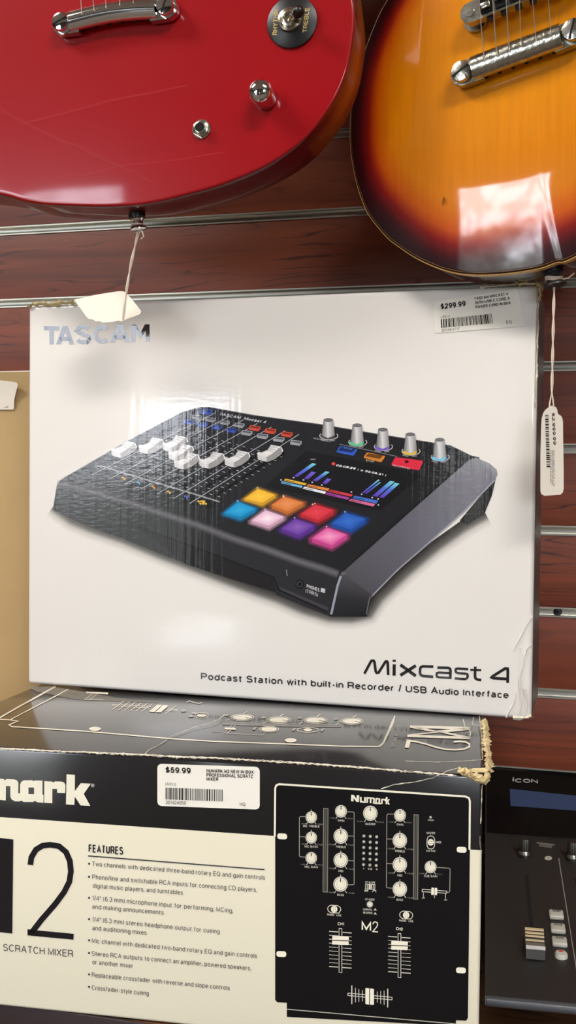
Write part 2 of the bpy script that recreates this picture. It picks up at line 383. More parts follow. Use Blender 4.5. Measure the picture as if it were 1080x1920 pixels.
def rrect(pts4, r=.12, n=5):
    """rounded quad, corners given in order, r as fraction of the shorter side"""
    P = [V(p) for p in pts4]; out = []
    m_ = min((P[i]-P[(i+1) % 4]).length for i in range(4))*r
    for i in range(4):
        a = P[i]; b0 = (P[i-1]-a).normalized()*m_; b1 = (P[(i+1) % 4]-a).normalized()*m_
        for k in range(n+1):
            t = k/n; q = (a+b0)*(1-t)**2 + a*2*t*(1-t) + (a+b1)*t**2
            out.append((q.x, q.y))
    return out
def catmull(pts, n=6, closed=True):
    out = []; N = len(pts)
    for i in range(N if closed else N-1):
        g = lambda j: V(pts[j % N]) if closed else V(pts[max(0, min(N-1, j))])
        p0, p1, p2, p3 = g(i-1), g(i), g(i+1), g(i+2)
        for k in range(n):
            t = k/n
            out.append(.5*((2*p1)+(p2-p0)*t+(2*p0-5*p1+4*p2-p3)*t*t+(3*p1-p0-3*p2+p3)*t**3))
    if not closed: out.append(V(pts[-1]))
    return out
def cx_(ox, oy, sc):
    return lambda L: [(ox+x/sc, oy+y/sc) for x, y in L]
def struct(o): o['kind'] = 'structure'; return o
X, Y, Z = V((1,0,0)), V((0,1,0)), V((0,0,1))
def ray_y(px, py, y):
    d = ray(px, py); return CAM + d*((y-CAM.y)/d.y)
def ray_z(px, py, z):
    d = ray(px, py); return CAM + d*((z-CAM.z)/d.z)
# ================================================================== the room
FL, CE = -1.25, 1.75
XL, XR, YF = -4.2, 3.2, -5.0
PAINTW = mat('wall_paint', (96,88,78), .8)
CEIL = mat('ceiling_tile', (222,216,204), .9, vary=.05, vscale=60)
CARPET = mat('carpet', (105,92,80), .95, vary=.25, vscale=200)
FRAMEM = mat('window_frame_metal', (70,68,64), .5, .6)
P = .0762; Z0 = .26; GH = .0079
mb = MB()
ks = list(range(-19, 19))
for k in ks:
    za = Z0+k*P+GH/2; zb = Z0+(k+1)*P-GH/2
    mb.box(((XL+XR)/2, .009, (za+zb)/2), ((XR-XL)/2, .009, (zb-za)/2), M=WOOD, bev=.0006)
mb.box(((XL+XR)/2, .024, (FL+CE)/2), ((XR-XL)/2, .006, (CE-FL)/2), M=WOOD)
struct(mb.build('wall_back'))
screw_px = (1046, 1144)
for n_, k in enumerate(ks[1:]):
    zc = Z0+k*P; mb = MB(); h = GH/2
    prof = [(-.0008, h+.0006), (-.0008, h-.0007), (.0045, h-.0007), (.0052, h-.002), (.0052, -h+.002), (.0045, -h+.0007), (-.0008, -h+.0007), (-.0008, -h-.0006), (.0, -h-.0006), (.0068, -h+.0002), (.0068, h-.0002), (0, h+.0006)]
    n = len(prof); vs = [V((x, a, zc+b)) for x in (XL, XR) for a, b in prof]
    mb.add(vs, [[i, (i+1) % n, n+(i+1) % n, n+i] for i in range(n)], ALU)
    t = struct(mb.build('trim_%d' % (n_+1)))
    if k == -5:
        c = ray_y(*screw_px, .004); sm = MB()
        sm.lathe((c.x, .0052, zc), -Y, [(.0036, 0), (.0038, .0012), (.0026, .0022), (.0012, .0023)], BLKSAT, 20)
        sm.box((c.x, .0052-.0024, zc), (.0018, .0002, .0004), M=HOLE); sm.box((c.x, .0052-.0024, zc), (.0004, .0002, .0018), M=HOLE)
        sm.build('screw', t)
mb = MB(); mb.box(((XL+XR)/2, (YF)/2, FL-.02), ((XR-XL)/2, -YF/2+.1, .02), M=CARPET); struct(mb.build('floor'))
mb = MB(); mb.box(((XL+XR)/2, (YF)/2, CE+.02), ((XR-XL)/2, -YF/2+.1, .02), M=CEIL); struct(mb.build('ceiling'))
mb = MB(); mb.box((XL-.02, YF/2, (FL+CE)/2), (.02, -YF/2+.1, (CE-FL)/2), M=PAINTW); struct(mb.build('wall_left'))
mb = MB(); mb.box((XR+.02, YF/2, (FL+CE)/2), (.02, -YF/2+.1, (CE-FL)/2), M=PAINTW); struct(mb.build('wall_right'))
# shop front: wall with openings x0,x1,z0,z1
WINS = [(-3.75, -2.35, -1.0, 1.2), (-.95, -.65, -.5, .32), (1.3, 2.9, -.2, 1.3)]  # narrow middle opening is added to throw a glare spot on the white box
mb = MB(); xs = sorted({XL, XR, *[w[0] for w in WINS], *[w[1] for w in WINS]}); zs = sorted({FL, CE, *[w[2] for w in WINS], *[w[3] for w in WINS]})
for i in range(len(xs)-1):
    run = None
    for j in range(len(zs)-1):
        cxx, czz = (xs[i]+xs[i+1])/2, (zs[j]+zs[j+1])/2
        if any(w[0] < cxx < w[1] and w[2] < czz < w[3] for w in WINS): continue
        mb.box((cxx, YF-.05, czz), ((xs[i+1]-xs[i])/2, .05, (zs[j+1]-zs[j])/2), M=PAINTW)
struct(mb.build('wall_front'))
for i, (a, b, c, d) in enumerate(WINS):
    mb = MB(); fwid = .025
    for bx, bz, hx, hz in [((a+b)/2, c+fwid, (b-a)/2, fwid), ((a+b)/2, d-fwid, (b-a)/2, fwid), (a+fwid, (c+d)/2, fwid, (d-c)/2-2*fwid), (b-fwid, (c+d)/2, fwid, (d-c)/2-2*fwid)]:
        mb.box((bx, YF-.05, bz), (hx, .03, hz), M=FRAMEM)
    struct(mb.build('window_%d' % (i+1)))
    l = bpy.data.lights.new('daylight_portal', 'AREA'); l.shape = 'RECTANGLE'; l.size = b-a; l.size_y = d-c
    l.energy = 1; l.cycles.is_portal = True
    o = bpy.data.objects.new('daylight_portal', l); COL.objects.link(o); o.location = ((a+b)/2, YF-.11, (c+d)/2); o.rotation_euler = (math.radians(90), 0, 0)
# ceiling light fixtures (real, out of frame above and behind the camera)
def emis(name, c, s):
    M = bpy.data.materials.new(name); M.use_nodes = True; nt = M.node_tree; nt.nodes.clear()
    o = nt.nodes.new('ShaderNodeOutputMaterial'); e = nt.nodes.new('ShaderNodeEmission'); e.inputs[0].default_value = (*c, 1); e.inputs[1].default_value = s
    nt.links.new(e.outputs[0], o.inputs[0]); return M
LAMP = emis('lamp_diffuser', (1., .97, .93), 19.5)
for (x, y, hx, hy) in [(-1.9, -1.25, .6, .28), (.9, -2.0, .6, .28)]:
    fx = empty('ceiling_light', (x, y, CE), 'square recessed ceiling light panel ' + ('nearest the slat wall' if y > -2 else 'on the right of the shop' if x > 0 else 'near the shop front windows'), 'ceiling light')
    a = MB()
    for s_ in (-1, 1):
        a.box((x+s_*(hx+.02), y, CE-.012), (.02, hy+.04, .012), M=FRAMEM); a.box((x, y+s_*(hy+.02), CE-.012), (hx, .02, .012), M=FRAMEM)
    a.build('frame', fx)
    a = MB(); a.box((x, y, CE-.008), (hx, hy, .006), M=LAMP); a.build('diffuser', fx)
# sky outside
W = bpy.data.worlds.new('world'); S.world = W; W.use_nodes = True; nt = W.node_tree; bg = nt.nodes['Background']
tc = nt.nodes.new('ShaderNodeTexCoord'); sx = nt.nodes.new('ShaderNodeSeparateXYZ'); nt.links.new(tc.outputs['Generated'], sx.inputs[0])
nz = nt.nodes.new('ShaderNodeTexNoise'); nz.inputs['Scale'].default_value = 13; nz.inputs['Detail'].default_value = 3; nt.links.new(tc.outputs['Generated'], nz.inputs['Vector'])
ad = nt.nodes.new('ShaderNodeMath'); ad.operation = 'MULTIPLY_ADD'; ad.inputs[1].default_value = .25; nt.links.new(nz.outputs['Fac'], ad.inputs[0]); nt.links.new(sx.outputs['Z'], ad.inputs[2])
rp = nt.nodes.new('ShaderNodeValToRGB'); e = rp.color_ramp.elements      # pavement, street fronts, bright hazy sky
e[0].position = .10; e[0].color = (.07, .075, .07, 1); e[1].position = .46; e[1].color = (.72, .82, 1, 1)
q = e.new(.15); q.color = (.14, .145, .14, 1); q = e.new(.19); q.color = (.75, .78, .84, 1)
nt.links.new(ad.outputs[0], rp.inputs[0]); 
nb = nt.nodes.new('ShaderNodeTexNoise'); nb.inputs['Scale'].default_value = 24; nb.inputs['Detail'].default_value = 2; nt.links.new(tc.outputs['Generated'], nb.inputs['Vector'])
mb_ = nt.nodes.new('ShaderNodeMapRange'); mb_.inputs['From Min'].default_value = .42; mb_.inputs['From Max'].default_value = .56; mb_.inputs['To Min'].default_value = .72; mb_.inputs['To Max'].default_value = 1.15
nt.links.new(nb.outputs['Fac'], mb_.inputs['Value']); vm = nt.nodes.new('ShaderNodeVectorMath'); vm.operation = 'SCALE'; nt.links.new(rp.outputs[0], vm.inputs[0]); nt.links.new(mb_.outputs[0], vm.inputs['Scale']); nt.links.new(vm.outputs[0], bg.inputs[0]); bg.inputs[1].default_value = 12.5

# ================================================================== shelf
SZ = -.365
a_ = ray_z(0, 1876, SZ); b_ = ray_z(337, 1926, SZ)
print('shelf edge', a_, b_)
SY = (a_.y+b_.y)/2
sh = empty('wall_shelf', (-.3, 0, SZ), 'brown wood laminate shelf carrying the mixer box and the fader controller', 'shelf')
mb = MB(); mb.box((-.35, SY/2-.001, SZ-.0165), (1.25, -SY/2-.001, .0155), M=SHELFW, bev=.001); mb.build('board', sh); mb = MB(); mb.box((-.35, SY-.0012, SZ-.016), (1.25, .0012, .016), M=mat('dark_edge_strip', (40,24,24), .5), bev=.0005); mb.build('edge_strip', sh)  # dark maroon strip along the front edge of the board
for x in (-1.1, -.3, .5):
    mb = MB(); mb.prism([(x-.003, -.001, SZ-.0325), (x-.003, SY+.03, SZ-.0325), (x-.003, SY+.03, SZ-.045), (x-.003, -.001, SZ-.075)], (.006, 0, 0), BLKSAT); mb.build('bracket', sh)

# ================================================================== cartons
def carton(name, P0, ex, back, up, w, h, d, M, parent, bev=.002):
    """box whose front bottom left corner is P0"""
    c = P0 + ex*w/2 + back*d/2 + up*h/2
    mb = MB(); mb.box(c, (w/2, d/2, h/2), (ex, back, up), M, bev); return mb.build(name, parent)
def ragged(mb, pts, plane, w, M, h=.0012, seed=1, step=.002, jit=.6):
    """a torn fibrous strip following a pixel path on a plane, with real thickness"""
    rr = random.Random(seed); W_ = [plane.at(*p) for p in pts]; out = []
    for a, b in zip(W_, W_[1:]):
        n = max(1, int((b-a).length/step))
        for i in range(n): out.append(a.lerp(b, i/n))
    out.append(W_[-1]); A, B, C = [], [], []
    for i, p in enumerate(out):
        t = (out[min(i+1, len(out)-1)]-out[max(i-1, 0)]).normalized(); s_ = plane.n.cross(t)
        ww = w*(1-jit+jit*2*rr.random()*rr.random()+.1)
        o = s_*(rr.random()-.5)*w*.5
        A.append(p+o+s_*ww/2); B.append(p+o+plane.n*h*(.3+rr.random())); C.append(p+o-s_*ww/2)
    n = len(out); mb.add(A+B+C, [[i, i+1, n+i+1, n+i] for i in range(n-1)]+[[n+i, n+i+1, 2*n+i+1, 2*n+i] for i in range(n-1)], M, False)

# ---- white box -----------------------------------------------------
TY = .0273
tex = V((math.cos(TY), -math.sin(TY), 0)); tbk = V((math.sin(TY), math.cos(TY), 0))
TP = V((-.4745, -.1497, -.1880)); TW, TH_, TD = .4478, .3422, .086
white = empty('podcast_mixer_box', TP+tex*TW/2+tbk*TD/2, 'large white glossy carton with a black podcast mixer pictured on its front', 'box')
WHITE = bpy.data.materials.new('glossy_white_carton'); WHITE.use_nodes = True
b = WHITE.node_tree.nodes['Principled BSDF']; b.inputs['Base Color'].default_value = (*lin((232,226,217)), 1); b.inputs['Roughness'].default_value = .35
b.inputs['Specular IOR Level'].default_value = .3; b.inputs['Coat Weight'].default_value = .75; b.inputs['Coat Roughness'].default_value = .075; wrinkle(WHITE.node_tree, b, .13)
carton('carton', TP, tex, tbk, Z, TW, TH_, TD, WHITE, white, .0035)
TF = Plane(TP, tex, Z)                       # its front face
TS = Plane(TP+tex*TW, tbk, Z)                # its right side
print('TASCAM corners', [tuple(round(c) for c in project(TF.w(u, v))) for u, v in ((0,0),(TW,0),(0,TH_),(TW,TH_))])
mb = MB(); mb.prism([TS.w(.0035, .004, .0002), TS.w(TD-.002, .004, .0002), TS.w(TD-.002, TH_-.004, .0002), TS.w(.0035, TH_-.004, .0002)], TS.n*.0002, mat('dark_side_print', (74,68,60), .4)); mb.build('side_panel', white)

# ---- lettering
K = (34,31,30)
def letter_T(I, x0, x1, yt, yb, w, wt, col):
    I.line([(x0, yt+wt/2), (x1, yt+wt/2)], wt, col); I.line([((x0+x1)/2, yt+wt), ((x0+x1)/2, yb)], w, col)
def letter_A(I, x0, x1, yt, yb, w, col):
    xc = (x0+x1)/2; hw = w*.56
    I.poly([(x0, yb), (xc-hw, yt), (xc+.01, yt), (xc+.01, yt+ (yb-yt)*.27), (x0+w*1.12, yb)], col)
    I.poly([(xc, yt), (xc+hw, yt), (x1, yb), (x1-w*1.12, yb), (xc, yt+(yb-yt)*.27)], col)
    yy = yb-(yb-yt)*.30; I.line([(xc-(xc-x0)*.55, yy+.0), (xc+(x1-xc)*.55, yy)], w*.82, col)
I = Ink(TF)
# TASCAM, left to right, following the slope of the top edge
def sh_y(x): return (x-82)*-.022
L = lambda f, x0, x1, yt, yb: f
I2 = Ink(TF)
def put(fn):
    J = Ink(TF); fn(J); return J
yt, yb = 612, 645.5
letter_T(I, 82, 111, yt-.5, yb, 8, 7.5, K)
letter_A(I, 105, 139, yt-1, yb, 8.2, K)
def arc(cx, cy, rx, ry, a0, a1, n=14): return [(cx+rx*math.cos(math.radians(a0+(a1-a0)*k/n)), cy+ry*math.sin(math.radians(a0+(a1-a0)*k/n))) for k in range(n+1)]
sx0, sx1 = 143.5, 168.8; cxs = (sx0+sx1)/2
I.line(arc(cxs, 619, 11.2, 6.6, -25, -180, 10)+arc(cxs, 619, 11.2, 6.8, 180, 95, 5)+arc(cxs, 635, 11.6, 7.2, -85, 30, 8)+arc(cxs, 635, 11.6, 6.6, 30, 158, 10), 7.4, K)
I.line(arc(191.5, 627, 13.0, 13.3, -48, -312, 26), 7.4, K)
letter_A(I, 206, 243.5, yt-3.5, yb-3.5, 8.2, K)
yt2, yb2 = 608.5, 641
I.poly([(246, yt2), (246, yb2), (253.6, yb2), (253.6, yt2)], K); I.poly([(273.2, yt2-.5), (273.2, yb2-.5), (280.6, yb2-.5), (280.6, yt2-.5)], K)
I.poly([(253.5, yt2), (255, yt2), (263.4, yt2+15), (263.4, yt2+27), (253.5, yt2+11)], K); I.poly([(273.3, yt2-.5), (271.8, yt2-.5), (263.4, yt2+15), (263.4, yt2+27), (273.3, yt2+10.5)], K)
I.build('brand_lettering', PRINT_FILM, white)
# Mixcast 4 (custom wide letters, traced; crop origin 660,1210 scale 3.375)
I = Ink(TF); c = cx_(660, 1210, 3.375); w = 20/3.375
I.line(c([(78,180),(118,105),(124,98),(136,97),(142,105),(150,165),(156,174),(168,173),(206,112),(214,102),(222,103),(226,112),(229,188)]), 17/3.375, K)
I.line(c([(267,120),(266,192)]), w, K); I.line(c([(267,91),(267,105)]), w, K)
I.line(c([(306,123),(345,123)][:1]+[(404,194)]), w, K); I.line(c([(404,128),(306,190)]), w, K)
I.line(c([(515,135),(448,133),(436,138),(431,150),(430,175),(436,188),(450,194),(514,199)]), 17/3.375, K)
I.line(c([(540,141),(607,142),(619,147),(623,158),(622,212)]), 17/3.375, K)
I.line(c([(622,206),(550,202),(538,198),(535,188),(537,176),(550,172),(622,176)]), 14/3.375, K)
I.line(c([(736,151),(668,147),(658,150),(655,160),(658,170),(672,176),(720,179),(730,184),(732,196),(728,208),(716,214),(650,209)]), 15/3.375, K)
I.line(c([(780,134),(778,196),(782,210),(796,217),(818,220)]), 17/3.375, K); I.line(c([(748,155),(818,157)]), 14/3.375, K)
I.line(c([(985,238),(986,158),(984,148),(968,147),(890,196),(884,203),(895,208),(985,213)]), 18/3.375, K)
I.build('model_lettering', PRINT_FILM, white)
I = Ink(TF)
I.text('Podcast Station with built-in Recorder / USB Audio Interface', (376.5,1274.5), (954,1310), 13.2, (56,52,50), bold=.026)
I.build('subtitle_lettering', PRINT_FILM, white)

# ---- picture of the mixer
I = Ink(TF, .00006); I.base = 4
cA = cx_(80,720,2.25); cB = cx_(480,740,2.25); cC = cx_(330,750,3.724); cD = cx_(100,800,4.696); cE = cx_(500,780,4.154)
low = [(99,950),(135,976),(169,990),(231,1011),(300,1040),(347,1058),(435,1092),(490,1112),(520,1122),(570,1144),(618,1158),(660,1160),(692,1153),(712,1122),(760,1076),(820,1025),(872,988),(912,966)]
SH = (46,42,40)
def offs(pts, d):
    o = []
    for i, p in enumerate(pts):
        a = V(pts[max(i-1,0)]); b_ = V(pts[min(i+1,len(pts)-1)]); t = (b_-a).normalized(); n_ = V((-t.y, t.x)); o.append((p[0]+n_.x*d, p[1]+n_.y*d))
    return o
def softband(path, d0, d1, a0, a1, col, z):
    A = offs(path, d0); B = offs(path, d1)
    for i in range(len(path)-1):
        I.poly([A[i], A[i+1], B[i+1], B[i]], None, z, [(*col,a0),(*col,a0),(*col,a1),(*col,a1)])
softband(low, -14, 3, .95, .6, SH, 0); softband(low, 3, 11, .6, .18, SH, 0); softband(low, 11, 22, .18, 0, SH, 0)
D1 = (46,46,47); D2 = (30,30,31)
front = [(107,911),(103,930),(99,956),(169,988),(231,1010),(300,1038),(347,1056),(435,1085),(515,1110),(520,1116),(618,1155.6),(626,1120),(640,1074),(600,1060),(560,1044),(435,1004),(302,957),(191,922),(124,902)]
I.poly(front, (42,41,43), 1)
top = [(107,911),(113,901),(122,895.5),(240,827),(340,774),(364,766),(378,763),(391,763),(480,779),(600,795),(700,812),(844,835),(880,853),(900,858),(760,985),(640,1074),(560,1046),(435,1006),(302,959),(191,924)]
I.poly(top, (34,33,35), 2)
# front bevel highlight
hl = [(107,907),(128,910),(191,927),(250,945),(302,962),(370,984),(435,1009),(500,1030),(560,1052),(600,1064),(634,1076)]
softband(hl, -9, 0, 0, .75, (118,116,120), 3); softband(hl, 0, 10, .75, 0, (118,116,120), 3)
I.line([(258,987),(350,1020),(435,1052),(513,1082)], 1.6, (14,13,14), 3); I.line([(513,1082),(522,1106),(545,1116),(614,1147)], 2.2, (16,15,16), 3)
I.poly([(258,988),(350,1021),(435,1053),(512,1083),(518,1110),(435,1086),(347,1057)], (33,31,32), 3)
I.poly([(524,1100),(616,1139),(614,1146),(528,1110)], (62,60,64), 3)
I.line(c and cx_(480,740,2.25)([(128,738),(132,765)]), 1.2, (150,148,150), 4)
# left rim
I.line([(100,953),(107,911),(113,901),(122,895),(240,827),(340,774),(364,766.5),(391,763.5),(480,779.5)], 1.6, (96,97,100), 4)
I.line([(480,779.5),(600,796),(700,813),(844,835.5),(880,853)], 1.6, (72,72,76), 4)
# right side panel
def q4(a, b_, c_, d_, ca, cb, z): I.poly([a, b_, c_, d_], None, z, [ca, ca, cb, cb])
I.poly([(904,926),(930,897),(922,930),(909,962),(875,984),(862,976)], (30,28,29), 3)
I.poly([(875,984),(883,955),(909,930),(909,962)], (40,38,40), 4)
side = [(642,1073),(700,1022),(760,968),(820,915),(880,862),(893,858),(918,869),(931,880),(933,890),(928,900),(870,958),(800,1020),(745,1068),(698,1118)]
I.poly([(642,1073),(700,1022),(760,968),(800,1020),(745,1068),(698,1118)], None, 4, [(80,78,83),(92,90,97),(98,96,105),(104,102,112),(90,88,96),(76,74,80)])
I.poly([(760,968),(820,915),(880,862),(893,858),(918,869),(931,880),(933,890),(928,900),(870,958),(800,1020)], None, 4, [(98,96,105),(108,106,114),(120,120,126),(128,128,134),(140,140,145),(150,150,155),(140,140,146),(118,116,124),(112,110,120),(104,102,112)])
I.line([(640,1073),(700,1018),(760,964),(820,911),(882,856)], 1.4, (22,22,24), 6)
I.line([(698,1117),(745,1069),(800,1021),(870,959),(928,900)], 2.6, (150,148,158), 5)
I.poly([(636,1078),(642,1073),(698,1116),(693,1131),(688,1156),(618,1156),(628,1118)], None, 5, [(70,68,72),(78,76,80),(60,58,62),(42,41,44),(30,29,31),(36,35,37),(44,43,46)])
I.line([(694,1118),(691,1130),(687,1153)], 1.8, (110,108,112), 6)
I.line([(639,1080),(633,1098),(621,1152)], 4.2, (146,150,160), 6); I.line([(641,1077),(648,1074)], 2.6, (110,110,116), 6)
I.ell(562,1095.6,8,8.6,(20,20,21),6); I.ring(562,1095.6,5,1.2,(80,78,80),7)
I.text('PHONES', (575,1102), (599,1110), 7, (190,188,190), 6, .02); I.poly([(602,1102),(610,1104.5),(609,1112),(601,1109.5)], (190,188,190), 6); I.text('(TRRS)', (573,1111), (596,1119), 7, (180,178,180), 6, .01)
# lettering on the picture
I.text('TASCAM  Mixcast 4', (410.5,778.5), (497,794), 5.2, (205,205,208), 6, .03, up=(3,-5))
# dividers, slots and ticks
for i in range(7):
    t0 = (404.6+26*i, 773.6+6.8*i); b0 = (172.5+30.5*i, 890+9*i)
    I.line([t0, b0], 1.3, (170,170,172), 6)
bot = [(150,872)]
for i in range(8):
    def lp(t, o, i=i):    # t from bottom 0 to top 1 along channel i, o sideways
        bx, by = 172.5+30.5*(i-.5), 890+9*(i-.5); tx, ty = 404.6+26*(i-.5), 773.6+6.8*(i-.5)
        return (bx+(tx-bx)*t+o*1.0, by+(ty-by)*t+o*.28)
    if 0 < i < 8 or i == 0:
        I.line([lp(.14, 2), lp(.70, 2)], 4.2, (12,12,13), 5)
        for k in range(13):
            t = .10+k*.052
            for o, wd in ((-6, 2.6), (9, 2.2)):
                if i == 0 and o < 0: continue
                a = lp(t, o-wd); b_ = lp(t, o+wd); I.line([a, b_], 1.1, (172,172,172), 6)
I.line([(178,873.5),(192,874),(240,889),(300,907),(360,925),(412,941)], 2.6, (150,150,153), 7)
I.poly([(160,878),(178,874),(192,875),(300,909),(408,942),(393,955),(300,930),(240,912),(168,888)], (22,22,23), 5)
for px_, py_, col in [(232,897,(225,170,60)),(260,906,(80,160,200)),(288,914,(220,150,60)),(317,923,(225,175,60)),(349,932,(90,110,210)),(380,942,(225,175,60))]:
    I.line([(px_-4, py_-2), (px_+4, py_+1)], 2.2, col, 8); I.line([(px_-1.5, py_-4), (px_+1.5, py_+3.5)], 1.5, col, 8)
for gx in (-5, 0, 5):
    for gy in (-2.4, 1.2): I.poly([(380+gx-2+gy, 942+gy*1.2-1), (380+gx+2+gy, 942+gy*1.2), (380+gx+1.5+gy, 945+gy*1.2), (380+gx-2.5+gy, 944+gy*1.2)], (230,185,70), 9)
# small buttons
def btn(x, y, col, w=10, h=4.4, z=8):
    dk = tuple(int(v*.55) for v in col)
    I.poly(rrect([(x-w,y-h*.3),(x-w*.72,y-h*1.05),(x+w,y-h*.55),(x+w*.9,y+h*.8),(x+w*.55,y+h*1.25),(x-w,y+h*.55)][0:4]), col, z)
    I.poly([(x-w,y-h*.2),(x+w*.7,y+h*.35),(x+w*.66,y+h*1.3),(x-w*.96,y+h*.72)], col, z)
    I.poly([(x-w*.62,y-h*.75),(x+w*.86,y-h*.32),(x+w*.7,y+h*.25),(x-w*.8,y-h*.22)], dk, z+1)
btn(387, 771.5, (56,84,178), 12, 5.4)
for x, y in [(146,119),(242,136),(341,156),(443,175)]: X_ = cC([(x,y)])[0]; btn(*X_, (150,152,156))
for x, y in [(550,195),(660,215),(775,238)]: X_ = cC([(x,y)])[0]; btn(*X_, (206,76,56), 11, 5)
for x, y in [(90,151),(187,169),(285,189),(388,210)]: X_ = cC([(x,y)])[0]; btn(*X_, (54,82,176))
for x, y in [(494,228),(604,251),(718,273),(838,297)]: X_ = cC([(x,y)])[0]; btn(*X_, (158,160,164), 11, 4.8)
# fader caps
cap = [(566,372),(576,362),(598,364),(640,345),(664,310),(730,325),(744,352),(736,378),(690,412),(640,432),(572,412)]
for x, y in [(232,842),(283.5,835.5),(327.6,831.5),(339,848),(350,864),(397,862.5),(444.5,860),(505.8,849.5)]:
    def T(L, x=x, y=y): return [(x+(a-655)/3.724, y+(b-370)/3.724) for a, b in L]
    I.poly(T([(600,430),(640,440),(760,380),(740,340)]), (14,14,14), 8)
    I.poly(T(cap), (150,146,143), 9)
    I.poly(T([(566,372),(576,362),(598,368),(640,350),(664,312),(732,326),(700,352),(668,378),(632,398),(606,400),(572,386)]), None, 10, [(225,222,220)]*3+[(190,187,185)]*2+[(238,236,234)]*2+[(214,211,208)]*4)
    I.poly(T([(568,386),(606,400),(632,398),(634,430),(600,424),(572,412)]), (205,202,200), 10)
    for k in range(3): I.line(T([(645-14*k+30, 332+14*k-6), (712-14*k+6, 338+14*k)]), 1.0, (165,162,160), 11)
    I.line(T([(732,326),(745,352),(740,362)]), 1.8, (225,222,220), 11)
# knobs
for bx, by, tx, ty, gl in [(615.5,817,615.5,788,None),(669.7,829,669.7,798,(90,190,140)),(717.9,837.5,717.9,806,(120,90,190)),(769.5,846,769.5,815,(220,180,70)),(824.5,857,824.5,825,(110,185,220))]:
    I.ring(bx+1, by, 17, 1.5, (185,183,183), 8, ry=7.5, a0=-30, a1=210)
    if gl: I.ell(bx-1, by+1.5, 13.5, 6, gl, 9)
    else: I.ell(bx-1, by+1.5, 13, 5, (84,82,80), 9)
    I.poly([(tx-9,ty),(tx-3,ty-2),(tx-1,by+4),(bx-12.5,by-1)], None, 10, [(120,118,116),(210,208,206),(200,198,196),(105,103,101)])
    I.poly([(tx-3,ty-2),(tx+9,ty),(bx+12.5,by-1),(tx-1,by+4)], None, 10, [(218,216,214),(150,147,145),(120,117,115),(214,212,210)])
    I.ell(tx, ty-.5, 9, 3.6, (110,108,107), 11)
    I.line([(bx-15, by+7), (bx-4, by+10)], 1.6, (150,150,150), 8); I.line([(bx+3, by+9.5), (bx+12, by+9)], 1.6, (150,150,150), 8)
I.text('MONITOR OUT', (588,823), (620,830), 3.4, (170,170,170), 8, .01); I.line([(637,833),(700,846),(745,856)], 1.2, (130,130,132), 8)
# transport buttons
def tb(P4, col, z=10):
    dk = tuple(int(v*.5) for v in col); I.poly(rrect(P4, .25), col, z); c_ = (sum(p[0] for p in P4)/4, sum(p[1] for p in P4)/4-2.2)
    I.poly([((p[0]-c_[0])*.8+c_[0], (p[1]-c_[1]-2)*.55+c_[1]) for p in P4], dk, z+1)
tb([(630,848),(637,836),(671,842),(663,855)], (52,88,180)); tb([(681,858),(688,848),(723,855),(715,867)], (206,128,48))
I.poly(rrect([(733,872),(741,857),(794,864),(786,882)], .2), (214,44,66), 10); I.ell(762.5,865.5,4,3,(80,10,24),11); I.text('RECORDING', (736,874), (768,880), 3.4, (240,200,200), 11); I.text('STOP', (686,864.5), (702,867.5), 3.6, (230,200,160), 12); I.text('SOUND', (645,841), (660,844), 3, (120,150,220), 12)
# screen
I.poly(rrect([(574,845),(792,888),(712,958),(496,912)], .06), (24,23,25), 7)
bars = [((210,468),(240,474),(388,374),(355,367),1.),((290,488),(320,494),(385,440),(350,432),.45),((357,503),(390,510),(490,437),(460,430),.8),((433,524),(463,530),(505,492),(470,485),.35),((740,598),(757,602),(882,498),(868,495),1),((765,602),(778,606),(890,518),(880,515),1),((822,622),(860,630),(998,512),(962,505),1),((875,632),(910,638),(1035,527),(1000,520),1)]
for a, b_, c2, d2, k in bars:
    a, b_, c2, d2 = [V(p) for p in cE([a, b_, c2, d2])]; lo, mi_, hi = (98,58,172), (78,112,206), (120,205,215)
    if k < .6: q4(tuple(a), tuple(b_), tuple(c2), tuple(d2), lo, (110,96,200), 9)
    else:
        m1, m2 = a.lerp(d2, .55), b_.lerp(c2, .55)
        q4(tuple(a), tuple(b_), tuple(m2), tuple(m1), lo, mi_, 9); q4(tuple(m1), tuple(m2), tuple(c2), tuple(d2), mi_, hi, 9)
for P4, col in [([(145,487),(312,525),(300,540),(135,503)],(226,178,60)),([(120,507),(283,545),(272,560),(110,523)],(112,170,214)),([(322,530),(490,565),(478,584),(310,548)],(216,134,62)),([(295,550),(465,590),(452,607),(280,565)],(232,230,232)),([(497,573),(672,612),(660,628),(482,590)],(208,60,72)),([(470,595),(645,635),(634,652),(458,612)],(160,70,156)),([(685,620),(868,660),(855,682),(668,640)],(70,112,196)),([(655,645),(845,685),(830,705),(640,660)],(214,106,150))]:
    P4 = cE(P4); I.poly(P4, col, 9); I.line([(P4[3][0]*.7+P4[0][0]*.3+2, P4[3][1]*.5+P4[0][1]*.5+.8), (P4[3][0]*.5+P4[2][0]*.5, P4[3][1]*.25+P4[2][1]*.25+P4[0][1]*.25+P4[1][1]*.25)], 1.4, tuple(int(v*.55) for v in col), 10)
for x, y in [(112,498),(870,693),(210,480),(287,498),(355,517),(430,537),(660,592),(740,610),(822,636),(868,646),(132,628),(358,688)]: q_ = cE([(x,y)])[0]; I.ell(*q_, 1.8, 1.4, (200,200,200), 10, n=6)
I.ell(*cE([(520,372)])[0], 3.6, 2.8, (220,70,56), 10)
I.text('00:08:29', (629.5,874), (666,880.5), 3.8, (235,235,235), 10, .04, up=(1.8,-3.6)); I.text('( ■ 00:06:31 )'.replace('■', 'o'), (670,882), (723,893), 3.8, (225,225,225), 10, .04, up=(1.8,-3.6))
I.poly(cE([(345,332),(385,334),(375,344),(335,342)]), (120,120,122), 10)
